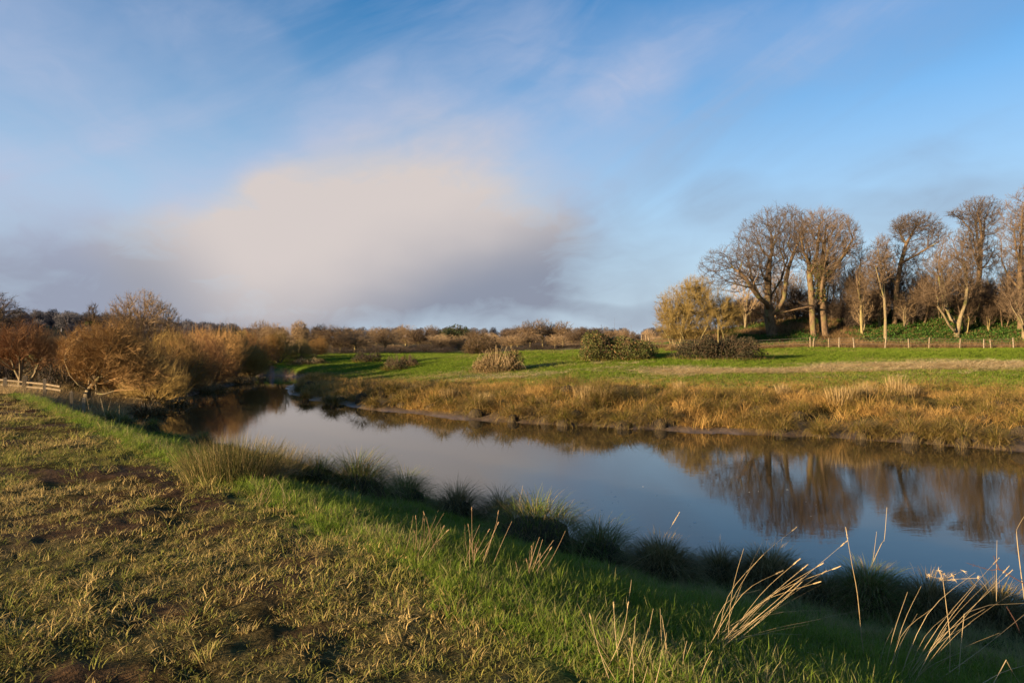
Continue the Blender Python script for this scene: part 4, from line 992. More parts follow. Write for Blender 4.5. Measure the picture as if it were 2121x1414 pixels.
def wood_floor():
    r = np.random.default_rng(221)
    # ivy and nettle leaves over the mound, dead bracken along its foot
    x, y = rings(66, 100, 8, 44, lambda q: 16, r); z, k = land(x, y)
    n = fbm(x, y, .22, 3, 91); kp = (~k['near']) & (x > 15) & (y > 73) & (y < 92) & (r.random(len(x)) < sst(.45, .58, n+.05*sst(20, 34, x))*sst(.30, .45, fbm(x, y, .6, 2, 92)))
    x, y, z = x[kp], y[kp], z[kp]; n = len(x)
    def leafy(seed, m, rad, size):
        rr = np.random.default_rng(seed); g = Geo(); p = np.stack([rad*rr.normal(size=m)*.6, rad*rr.normal(size=m)*.6, .05+.28*rr.random(m)], 1)
        d = unit(rr.normal(size=(m, 3))*.7+np.array([0, 0, .8])); a, b = frames(d); s = size*(.6+.8*rr.random(m))[:, None]
        v = np.stack([p-a*s*.5, p+b*s*.35, p+a*s*.6, p-b*s*.35], 1).reshape(-1, 3); at_ = np.repeat(np.stack([rr.random(m), rr.random(m), rr.random(m), 0*rr.random(m)], 1), 4, 0)
        g.add(v, np.arange(4*m).reshape(-1, 4), None, at_); return g
    scatter_stuff('ground_ivy', np.stack([x, y, z], 1), [leafy(500+i, 80, .45, .10) for i in range(5)], M['nettle'], r.integers(0, 5, n), tilt_rot(n, r), .7+.7*r.random(n), np.clip(.25*r.normal(size=n), 0, 1))
    x, y = rings(66, 96, 8, 44, lambda q: 20, r); z, k = land(x, y)
    kp = (~k['near']) & (x > 13.5) & (y > 70.8) & (y < 90) & (r.random(len(x)) < np.where(y < 74.5, 1.0, sst(.54, .44, fbm(x, y, .22, 3, 91))*.6))
    x, y, z = x[kp], y[kp], z[kp]; n = len(x)
    protos = [clump(520+i, 36, .30, (.25, .85), .016, (.2, 1.3), (.3, 2.2), 3, .3) for i in range(5)]
    scatter_stuff('dead_bracken', np.stack([x, y, z], 1), protos, M['brackenm'], r.integers(0, 5, n), tilt_rot(n, r, .3), .7+.6*r.random(n), r.random(n))
    # woods on the far hill
    x, y = rings(330, 620, -46, 44, lambda q: .007, r); z, k = land(x, y); az = k['azd']
    kp = (r.random(len(x)) < np.maximum(sst(-21, -25, az), .55)) & (np.hypot(x, y) > np.where(az < -20, 300, 400))
    x, y, z = x[kp], y[kp], z[kp]; n = len(x); protos = []
    for i in range(4):
        rr = np.random.default_rng(540+i)
        wood, crown = tree_parts([(None, [(0, 0, -.5), (0, 0, 2.0), (.2, 0, 4.0)], 1)], ellipsoids([((0, 0, 6.5), (4.0, 4.0, 3.8)), ((0, 0, 3.2), (3.4, 3.4, 2.4))], 420, rr), .5, .06, .4, rr, twigs=(4, 1.3, 2), thr=9, up=.4, sub=1)
        protos.append(crown)
    scatter_stuff('distant_woodland', np.stack([x, y, z], 1), protos, M['twig_haze_tint'], r.integers(0, 4, n), np.stack([0*x, 0*x, r.random(n)*6.28], 1), (.62+.35*r.random(n))*np.where(az[kp] > -22, .85, 1.0), r.random(n))
M['reedm'] = blade_mat('sedge', (.17, .115, .040), (.25, .165, .06), (.38, .265, .12), .1, .3)
M['brackenm'] = blade_mat('dead_bracken', (.13, .075, .032), (.19, .11, .045), (.26, .165, .075), .1, .25)
near_grass(); far_grass(); wood_floor()

# ------------------------------------------------------------------ fences
def box_post(g, p, w, h, lean=(0, 0), top=.04, k=4):
    """a hewn post: uneven square section, weathered sloping top"""
    P = [(p[0], p[1], p[2]-.3), (p[0]+lean[0]*.5, p[1]+lean[1]*.5, p[2]+h*.5), (p[0]+lean[0], p[1]+lean[1], p[2]+h)]
    polytube(g, P, [w*.74, w*.70, w*.66], k); c = np.array(P[-1])
    b = g.n; ang = np.arange(k)*2*math.pi/k
    a, bb = frames(unit(np.array([[lean[0]*.5, lean[1]*.5, h*.5]])))
    ring = c+(a*np.cos(ang)[:, None]+bb*np.sin(ang)[:, None])*w*.66
    v = np.vstack([ring, c+np.array([[0, 0, top]])]); g.add(v, None, [[i, (i+1) % k, k] for i in range(k)], np.tile([.5, 1, .5, 0], (k+1, 1)))
def wood_fence():
    r = np.random.default_rng(301)
    root = empty('wire_fence', (25, 70.6, H(25, 70.6))); tag(root, 'long wire fence on pale wooden posts along the foot of the wood', 'fence')
    o = np.array(root.location); us = [1346, 1512, 1679, 1684, 1717, 1738, 1770, 1833, 1883, 1924, 1988, 2038, 2053, 2100]
    tops = []
    for i, u in enumerate(us):
        d = 70.4+.4*r.normal()*.3; b = stand(u, d); g = Geo(); pale = u in (1346, 1512, 1679, 1684, 1717, 1883, 1924, 1988, 2053)
        ln = (r.normal()*.07, r.normal()*.06)
        if u == 1684: ln = (.14, 0)
        h = .95+.2*r.random(); box_post(g, (0, 0, 0), .115 if pale else .10, h, ln)
        obj('post', g.mesh('post', M['wood_pale' if pale else 'wood_grey'], False), root, tuple(b-o)); tops.append(b+np.array([0, 0, h]))
    for f in (.35, .65, .92):
        g = Geo(); P = [t-o-np.array([0, .07, (1-f)*1.0]) for t in tops]; polytube(g, P, .014, 3)
        obj('wire', g.mesh('wire', M['wire']), root)
def rail_fence():
    root_p = stand(52, 34.5); root = empty('rail_fence', root_p); tag(root, 'weathered post and rail fence at the far end of the worn field', 'fence'); o = np.array(root.location)
    def at(u, v, d): return px(u, v, d)-o
    for (u, vt, vb, d, w, m, ln) in ((11, 787, 815, 34.6, .17, 'wood_grey', 0), (50, 783, 815, 34.4, .20, 'wood_pale', .06), (93, 789, 813, 33.6, .15, 'wood_grey', 0)):
        b = at(u, vb, d); g = Geo(); box_post(g, (0, 0, 0), w, (vb-vt+4)/F*d, (ln, 0)); obj('post', g.mesh('post', M[m], False), root, tuple(b))
    for pts in (((-30, 784, 35.2), (12, 788, 34.5), (52, 792, 34.3), (93, 796, 33.5)), ((-30, 797, 35.2), (12, 797, 34.5), (52, 801, 34.3), (93, 805, 33.5)),
                ((93, 796, 33.5), (122, 801, 32.9)), ((93, 804, 33.5), (124, 809, 32.8))):
        g = Geo(); polytube(g, [at(*p)+np.array([0, .10, 0]) for p in pts], .045, 6); obj('rail', g.mesh('rail', M['wood_pale'], False), root)
    for i, (u, d, h, lab) in enumerate(((150, 27.5, .95, 'short pale fence post leaning in the dark grass left of the leaning willow'), (173, 29.5, .78, 'short fence post at the foot of the leaning willow'))):
        b = stand(u, d); g = Geo(); box_post(g, (0, 0, 0), .12, h, (-.05 if i == 0 else .02, 0)); p = obj('fence_post', g.mesh('fence_post', M['wood_grey' if i else 'wood_pale'], False), None, tuple(b)); tag(p, lab, 'post', 'lone fence posts by the leaning willow')
    for i, (u, vt, d, lab) in enumerate(((1329, 694, 150, 'left of two pale poles far off beyond the field, left of the golden thicket'), (1338, 693, 150, 'right of two pale poles far off beyond the field, left of the golden thicket'))):
        b = stand(u, d); g = Geo(); h = CZ-(vt-HV)/F*d-b[2]; polytube(g, [(0, 0, -.3), (0, 0, h*.5), (0, 0, h)], [.16, .15, .14], 8); g2 = obj('pole', g.mesh('pole', M['wood_pale']), None, tuple(b)); tag(g2, lab, 'pole', 'poles beyond the field')
wood_fence(); rail_fence()

# ------------------------------------------------------------------ bramble mounds and bushes on the far field
def bramble(name, u, d, wu, hv, label, leafm, canem, seed, n=5200, cat='bramble', lobes=3, size=.11, depth=None, group=None, dead=0.0, tall=0):
    r = np.random.default_rng(seed); b = stand(u, d); k = d/F; W = wu*k/2; Hh = hv*k
    root = empty(name, b); tag(root, label, cat, group)
    E = [((0, 0, Hh*.22), (W*.95, (depth or W*.75), Hh*.42), .8)]
    for i in range(lobes):
        x = (i/(max(lobes-1, 1))-.5)*1.25*W; x += r.normal()*W*.12; q = r.random(); E.append(((x, r.normal()*.4, Hh*(.28+.28*q)), (W*(.22+.2*r.random()), W*.34, Hh*(.30+.22*q)), .5))
    for i in range(5):
        an = r.random()*6.283; E.append(((math.cos(an)*W*(.85+.3*r.random()), math.sin(an)*(depth or W*.75)*.9, Hh*.16), (W*(.12+.1*r.random()), W*.16, Hh*(.16+.16*r.random())), .07))
    g = Geo(); m = 70
    for i in range(m):          # arching canes
        an = r.random()*6.283; q = r.random()**.5; x0, y0 = math.cos(an)*W*.75*q, math.sin(an)*(depth or W*.75)*.75*q; out = .5+.5*r.random()
        hh = Hh*(1.08-.55*q*q)*(.75+.45*r.random()); dx, dy = math.cos(an+r.normal()*.6)*W*.32*out, math.sin(an+r.normal()*.6)*W*.3*out
        P = [(x0*.6, y0*.6, -.05), (x0*.85+dx*.1, y0*.85+dy*.1, hh*.6), (x0+dx*.55, y0+dy*.55, hh), (x0+dx, y0+dy, hh*.72), (x0+dx*1.3, y0+dy*1.3, hh*.34)]
        rr = .008+.006*r.random(); polytube(g, P, [rr*1.4, rr*1.2, rr, rr*.8, rr*.4], 3, (r.random(), .5, r.random(), 0))
    for i in range(tall):
        x0, y0 = r.normal()*W*.4, r.normal()*W*.3; h = Hh*(.9+.55*r.random()); polytube(g, [(x0, y0, 0), (x0+r.normal()*.05, y0, h*.5), (x0+r.normal()*.2, y0+r.normal()*.1, h)], [.012, .009, .004], 3, (r.random(), .5, .5, 0))
    c = obj('canes', g.mesh('canes', canem), root); c['kind'] = 'stuff'
    p = leaf_cluster(root, E, n, size, leafm, 'leaves', seed=seed)
    g = Geo(); k_ = 520; an = r.random(k_)*6.283; q = .72+.50*r.random(k_); dp = (depth or W*.75)
    blades(g, np.stack([W*q*np.cos(an), dp*q*np.sin(an), np.full(k_, -.06)], 1), an+r.normal(size=k_)*.9, .25+.50*r.random(k_), np.full(k_, .014), .2+.7*r.random(k_), .4+1.4*r.random(k_), r, 4)
    o = obj('skirt_grass', g.mesh('skirt_grass', M['reedm'] if seed % 2 else M['bankg'], False), root); o['kind'] = 'stuff'
    return root
def far_bushes():
    bramble('bramble_mound', 1032, 53, 116, 46, 'tan mound of dead bramble on the green field below the dark hawthorn', M['bramble_tan'], M['reed_twig'], 601, 7000, lobes=5, size=.11)
    bramble('bramble_mound', 1272, 57, 160, 60, 'large green and brown bramble mound in the middle of the far field', M['bramble'], M['twig_brown'], 602, 15000, lobes=6, size=.13, tall=6)
    bramble('bramble_mound', 1492, 55, 180, 48, 'long low dark bramble mound below the golden thicket', M['bramble_dark'], M['twig_brown'], 603, 13000, lobes=6, size=.11)
    bramble('small_bush', 818, 62, 46, 30, 'small round bramble bush at the left end of the green field', M['bramble'], M['twig_brown'], 604, 1500, lobes=2, size=.10, cat='bush')
    bramble('small_bush', 846, 65, 44, 22, 'low brown bush touching the right side of the small round bramble bush', M['bramble_tan'], M['twig_brown'], 605, 1200, lobes=2, size=.10, cat='bush')
    bramble('small_bush', 762, 76, 60, 24, 'low dark bush at the edge of the field under the tree belt', M['bramble_dark'], M['twig_grey'], 606, 1500, lobes=3, size=.12, cat='bush')
    bramble('small_bush', 1400, 66, 40, 18, 'small tan bush beside the foot of the golden thicket', M['bramble_tan'], M['reed_twig'], 607, 900, lobes=2, size=.10, cat='bush')
    bramble('dark_hedge', 128, 41, 150, 62, 'dark tangled hedge behind the rails, between pale-stemmed and leaning willows', M['bramble_dark'], M['twig_grey'], 608, 5000, lobes=5, size=.09, cat='hedge')
    bramble('dark_hedge', -15, 42, 110, 58, 'dark tangled hedge behind the left end of the rail fence', M['bramble_dark'], M['twig_grey'], 609, 4000, lobes=4, size=.09, cat='hedge')
    # under-bank scrub along the left shore
    for i, (u, d, w, h, lab) in enumerate(((300, 36, 90, 44, 'low brown scrub hanging over the water right of the leaning willow'), (360, 40.5, 90, 40, 'low brown scrub on the dark bank below the orange willow row'), (430, 51, 90, 34, 'low brown scrub on the undercut bank midway to the bend'),
                                           (500, 60, 80, 26, 'low brown scrub on the bank just before the bend'), (570, 69, 70, 20, 'low brown scrub at the bend opposite the mud spit'), (640, 76, 80, 20, 'low brown scrub along the shore beyond the mud spit'))):
        bramble('bank_scrub', u, d, w, h*.7, lab, M['bramble_tan' if i % 2 == 0 else 'hawleaf'], M['reed_twig'], 620+i, 1800, lobes=3, size=.09, cat='scrub', group='scrub along the left bank')
    # the dark hawthorn
    r = np.random.default_rng(650); a = At(996, 74)
    sk = [(None, a.line((996, 742), (996, 732), (995, 724)), 1)]+[((0, 1), a.line((996+q, 726, w), (996+q*2.2, 716, w*2)), 0) for q, w in ((-7, .3), (6, -.4), (-3, -.6), (4, .6))]
    E = [a.ell(998, 712, 36, 24, 1.7, 0, 1), a.ell(976, 722, 22, 16, 1.4, 0, .4), a.ell(1018, 722, 20, 16, 1.3, 0, .4)]
    t = plant_tree('dark_hawthorn', 'hawthorn', 'dark rounded hawthorn standing alone on the edge of the far field', a.base, sk, cut(ellipsoids(E, 1700, r, .5), .15), .4, .010, .14, (M['bark_dark'], M['twig_brown']), 651, twigs=(4, .35, 2), thr=.04)
    leaf_cluster(t, E, 2600, .10, M['hawleaf'], 'leaves', hollow=.5)
M['bramble_dark'] = leaf_mat('dark_bramble_leaves', (.035, .034, .016), (.060, .048, .024), (.10, .06, .03))
M['hawleaf'] = leaf_mat('hawthorn_leaves', (.075, .055, .016), (.11, .075, .022), (.16, .085, .03))
M['reed_twig'] = twig_mat('tan_cane', (.26, .175, .08), (.36, .25, .12))
far_bushes()

# ------------------------------------------------------------------ tussocks
def tussock(name, cat, label, base, rad, ln, n, mats, seed, group=None, dome=.35, lean=(.1, 1.1), droop=(.5, 2.0), wd=.006, drymix=.4, wind=None, sy=1.0, parts=('blades', 'dead_blades'), heart=.5):
    r = np.random.default_rng(seed); root = empty(name, base); tag(root, label, cat, group)
    for pi, (m, share) in enumerate(((mats[0], 1-drymix), (mats[1], drymix))):
        k = int(n*share)
        if k < 4: continue
        g = Geo(); a = r.random(k)*6.283; q = np.sqrt(r.random(k)); x, y = rad*q*np.cos(a), rad*sy*q*np.sin(a)
        z = dome*np.sqrt(np.maximum(0, 1-q*q))*(.8+.3*r.random(k))-.04
        az = a+r.normal(size=k)*.5
        if wind is not None: az = np.where(r.random(k) < .5, wind+r.normal(size=k)*.5, az)
        L = (ln[0]+(ln[1]-ln[0])*r.random(k))*(1.0 if pi == 0 else .95)
        le = (lean[0]+(lean[1]-lean[0])*q*(.6+.5*r.random(k)))
        blades(g, np.stack([x, y, z], 1), az, L, wd*(.6+.8*r.random(k)), le, droop[0]+(droop[1]-droop[0])*r.random(k), r, 5)
        o = obj(parts[pi], g.mesh(parts[pi], m, False), root); o['kind'] = 'stuff'
    # peaty heart the blades stand in
    g = Geo(); th = np.linspace(0, 6.283, 13)[:-1]; V = [[0, 0, dome*heart*1.1]]; rr_ = heart*(1+.16*r.normal(size=12))
    for q, zz in ((.45, heart*.96), (.8, heart*.62), (1.0, -.05)):
        for t_, w in zip(th, rr_): V.append([rad*q*w*math.cos(t_), rad*sy*q*w*math.sin(t_), dome*zz if zz > 0 else -.25])
    T = [[0, 1+i, 1+(i+1) % 12] for i in range(12)]; Q = [[1+12*l+i, 1+12*(l+1)+i, 1+12*(l+1)+(i+1) % 12, 1+12*l+(i+1) % 12] for l in range(2) for i in range(12)]
    g.add(V, Q, T); obj('root_mound', g.mesh('root_mound', M['peat']), root)
    return root
M['peat'] = bark_mat('peat', (.030, .022, .012), (.060, .042, .022), 12.0)
def near_tussocks():
    Gp = 'grass tussocks along the near water edge'
    MT = (M['tuss'], M['tussdry'])
    def spot(u, v):
        p = hit(u, v)
        for _ in range(30):          # keep to firm ground, back from the water
            z, k = land(p[:1], p[1:2])
            if k['s'][0] > .6: break
            p[:2] *= .985
        p[2] = H(p[0], p[1]); return p
    # (u, v of foot, width px, blade length m, label, dry share, wind)
    L = [(470, 985, 150, (.55, 1.05), 'rush', 'biggest clump of rushes at the water edge, upright and olive brown'),
         (575, 985, 110, (.5, .95), 'rush', 'spiky rush clump leaning over the water, right of the biggest rushes')]
    tussock('rush_clump', 'rushes', L[0][5], spot(478, 990), .62, (.32, .64), 1900, (M['rush'], M['tussdry']), 701, 'rush clumps by the water', .12, (.0, .55), (.05, .6), .005, .3)
    tussock('rush_clump', 'rushes', L[1][5], spot(572, 990), .50, (.30, .62), 1400, (M['rush'], M['tussdry']), 702, 'rush clumps by the water', .12, (.0, .75), (.1, .8), .005, .4, wind=.2)
    tussock('dry_grass_tuft', 'grass tuft', 'tan drooping tuft at the foot of the two rush clumps', spot(545, 1000), .26, (.35, .65), 320, (M['tussdry'], M['reed']), 703, None, .10, (.2, 1.1), (.5, 1.5), .006, .5, wind=0)
    specs = [(740, 1040, .42, (.35, .62), 900, .45, 'yellow-topped tussock in the middle of the bank, right of the rushes'),
             (838, 1052, .36, (.30, .55), 700, .35, 'green and yellow tussock beside the yellow-topped one'),
             (948, 1075, .30, (.30, .50), 600, .65, 'small brown shaggy tussock overhanging the water'),
             (1036, 1090, .32, (.30, .52), 650, .6, 'small shaggy tussock with pale tips just right of the brown one'),
             (1110, 1150, .55, (.25, .45), 900, .30, 'broad dark green hummock sloping into the water'),
             (1368, 1205, .52, (.35, .60), 1300, .62, 'rounded brown tussock with green tips standing alone against the water'),
             (1490, 1212, .40, (.30, .55), 800, .72, 'dark brown tussock left of the wide shaggy one'),
             (1590, 1225, .55, (.32, .60), 1300, .72, 'wide shaggy brown tussock behind the leaning dry stems'),
             (1800, 1270, .55, (.35, .62), 1300, .40, 'green-topped tussock in the right corner behind the tall dry stems'),
             (1925, 1285, .46, (.32, .58), 1000, .70, 'brown drooping tussock right of the green-topped one'),
             (2065, 1300, .52, (.35, .62), 1200, .70, 'brown drooping tussock at the right edge below the bent stem'),
             (1710, 1262, .36, (.30, .52), 700, .6, 'low brown tussock between the wide shaggy one and the green-topped one'),
             (1240, 1180, .40, (.22, .40), 700, .35, 'low dark green tussock in the gap left of the rounded brown one'),
             (660, 1018, .34, (.22, .40), 500, .25, 'low green tussock between the rushes and the yellow-topped tussock'),
             (227, 880, .42, (.35, .62), 700, .45, 'pale yellow tussock with seed stalks on the far dark part of the bank'),
             (260, 892, .36, (.25, .45), 500, .3, 'low sunlit tussock right of the pale yellow one'),
             (315, 905, .34, (.25, .45), 500, .25, 'low sunlit tussock at the water edge before the rushes'),
             (420, 935, .36, (.25, .45), 500, .4, 'tussock at the left shoulder of the biggest rushes'),
             (180, 862, .30, (.20, .40), 400, .3, 'low green tussock below the short fence posts')]
    for i, (u, v, rad, ln, n, dry, lab) in enumerate(specs):
        k = .78 if u > 1300 else 1.25 if v > 950 else 1.0
        tussock('grass_tussock', 'tussock', lab, spot(u, v-12), rad*k, (ln[0]*k, ln[1]*k), int(n*2.0), MT if dry < .55 else (M['rush'], M['tussdry']), 710+i, Gp, rad*(.52 if u > 1300 else .95), (.05, 1.45), (.5, 2.5), .0055, dry, heart=.80)
    # far side: drooping sedge tussocks at the water
    r = np.random.default_rng(760)
    F_ = [(612, 815), (640, 832), (668, 838), (705, 845), (778, 852), (800, 842), (858, 842), (905, 856), (925, 836), (985, 872), (1010, 852), (1060, 878), (1092, 868), (1140, 880), (1185, 884), (1240, 886), (1275, 872), (1320, 892), (1395, 896),
          (1410, 872), (1470, 886), (1520, 890), (1560, 896), (1610, 900), (1668, 904), (1720, 910), (1790, 914), (1850, 916), (1905, 922), (1960, 926), (2030, 930), (2090, 936)]
    words = ['bend of the river', 'mud spit', 'tan bramble mound', 'middle bramble mound', 'long dark bramble mound', 'golden thicket', 'double-trunked tree', 'straw band', 'right edge']
    for i, (u, v) in enumerate(F_):
        d = F*CZ/(v-HV); p = np.array([(u-HU)/F*d, d+.55, 0]); p[2] = max(.10, H(p[0], p[1])); p[0] += r.normal()*.25; p[1] += .5*abs(r.normal()); rad = (.26+.50*r.random()**1.5)*(.6 if u < 720 else 1.1); dry = .35+.5*r.random()
        col = 'golden' if dry > .62 else ('olive' if dry < .48 else 'brown'); side = f'{i+1-0}' 
        half = i < 16
        ords = ['first', 'second', 'third', 'fourth', 'fifth', 'sixth', 'seventh', 'eighth', 'ninth', 'tenth', 'eleventh', 'twelfth', 'thirteenth', 'fourteenth', 'fifteenth', 'sixteenth']
        lab = f'drooping {col} sedge tussock on the far waterline, {ords[i] if half else ords[31-i]} from the {"mud spit" if half else "right edge of the photo"}'
        tussock('sedge_tussock', 'tussock', lab, p, rad, (.45, 1.0), 700, (M['bankg'], M['reedm']), 770+i, 'sedge tussocks along the far waterline', rad*(.45+.5*r.random()), (.1, 1.3), (.8, 2.5), .013, dry*.7, sy=.8)
    spots = []
    while len(spots) < 46:
        u = 640+1500*r.random(); s_ = .9+5.0*r.random()**1.3
        vb = np.interp(u, [600, 700, 870, 1100, 1450, 1700, 2121], [815, 838, 858, 878, 897, 905, 935]); d = F*CZ/(vb-HV)+s_+.4; x = (u-HU)/F*d
        if all(math.hypot(x-a_, d-b_) > 1.25 for a_, b_, _ in spots): spots.append((x, d, u))
    spots.sort(key=lambda q: q[2])
    for i, (x, y, u) in enumerate(spots):
        rad = .45+.45*r.random(); dry = .3+.6*r.random(); col = 'golden' if dry > .65 else ('olive' if dry < .48 else 'brown')
        half = i < 23; where = ('spit', 'right edge')[0 if half else 1]; o_ = ORD[(i if half else 45-i)] if (i if half else 45-i) < 20 else ('twenty-first', 'twenty-second', 'twenty-third')[(i if half else 45-i)-20]
        tussock('sedge_hummock', 'tussock', f'shaggy {col} sedge hummock up on the far bank, {o_} from the {where}', np.array([x, y, H(x, y)-.05]), rad, (.35, .8), 620, (M['bankg'], M['reedm']), 1300+i, 'sedge hummocks on the far bank', rad*(.70+.45*r.random()), (.1, 1.4), (.8, 2.6), .013, dry*.6)
    # upright dead reeds standing on the far bank
    for i, (u, v, w, h, lab) in enumerate(((1212, 838, .5, 1.15, 'tallest upright pale reed clump on the far bank, below the middle bramble mound'), (1250, 830, .4, .7, 'low pale reed clump right of the tallest reeds'), (1285, 822, .35, .7, 'small pale reed clump below the right end of the middle bramble mound'),
                                           (1408, 815, .3, .8, 'thin reed clump below the left end of the long dark bramble mound'), (1620, 822, .3, .8, 'lone thin reed clump on the bank below the big domed tree'), (1736, 838, .55, 1.0, 'broad pale reed clump on the far bank below the straw'), (1765, 836, .35, 1.0, 'reed clump touching the right side of the broad one'),
                                           (1793, 832, .4, 1.15, 'tall reed clump right of the broad pair'), (1856, 818, .4, 1.25, 'tallest pale reed clump on the right part of the far bank'), (1886, 822, .3, .7, 'short reed clump right of the tallest on the right part'), (1120, 842, .4, .6, 'short reed clump below the tan bramble mound'), (930, 825, .5, .7, 'short tan reed clump on the spit side of the far bank'), (870, 815, .5, .6, 'low tan reeds at the left of the far bank'), (1003, 835, .5, .65, 'low tan reeds left of the tallest reed clump'), (1335, 812, .3, .6, 'faint reed clump between middle and dark bramble mounds'))):
        tussock('reed_clump', 'reeds', lab, hit(u, v), w, (h*.55, h), 260, (M['reedm'], M['reed']), 830+i, 'upright reed clumps on the far bank', .08, (.0, .30), (.05, .5), .016, .5, parts=('blades', 'pale_blades'))
near_tussocks()

# ------------------------------------------------------------------ single dry stems and seed heads in the foreground
def stem_curve(a, b, c=None, n=7):
    """from a to b by way of c"""
    t = np.linspace(0, 1, n)[:, None]; a, b = np.array(a), np.array(b); c = (a+b)/2 if c is None else np.array(c)
    return a*(1-t)**2+c*2*t*(1-t)+b*t*t
def seed_head(g, tip, d, ln, r, n=26, spread=.35, size=.012):
    d = unit(np.array([d]))[0]; a, b = frames(d[None]); a, b = a[0], b[0]
    t = r.random(n); an = r.random(n)*6.283
    p = tip+d[None]*(t*ln)[:, None]; out = (a[None]*np.cos(an)[:, None]+b[None]*np.sin(an)[:, None])*spread+d[None]
    q = p+unit(out)*(size*(.8+r.random(n))*(1.2-t*.6))[:, None]
    spikes(g, p, q, np.full(n, size*.22), np.stack([r.random(n), t, t, 0*t], 1))
def dry_stem(P, rad, label, mat='stem', head=0.0, group=None, parent=None, seed=0, leafy=0, origin=None):
    r = np.random.default_rng(seed); P = np.asarray(P, float); o = P[0] if origin is None else np.asarray(origin, float); Q = P-o
    n = len(Q); rr = rad*np.linspace(1.0, .5, n); rr = rr*.72 if parent is None else rr; g = Geo(); polytube(g, Q, rr, 5, (r.random(), .5, .5, 0))
    d = unit((Q[-1]-Q[-2])[None])[0]
    me_name = 'dry_stem' if parent is None else 'stem'
    if parent is None:
        ob = empty('dry_stalk', o); tag(ob, label, 'grass stem', group); st = obj('stem', g.mesh('stem', M[mat]), ob)
    else: st = obj('stem', g.mesh('stem', M[mat]), parent); ob = st
    if head > 0:
        h = Geo(); seed_head(h, Q[-1]-d*head*.25, d, head, r, n=int(30+head*160), size=max(.010, head*.085)); obj('seed_head', h.mesh('seed_head', M[mat], False), st)
    return ob
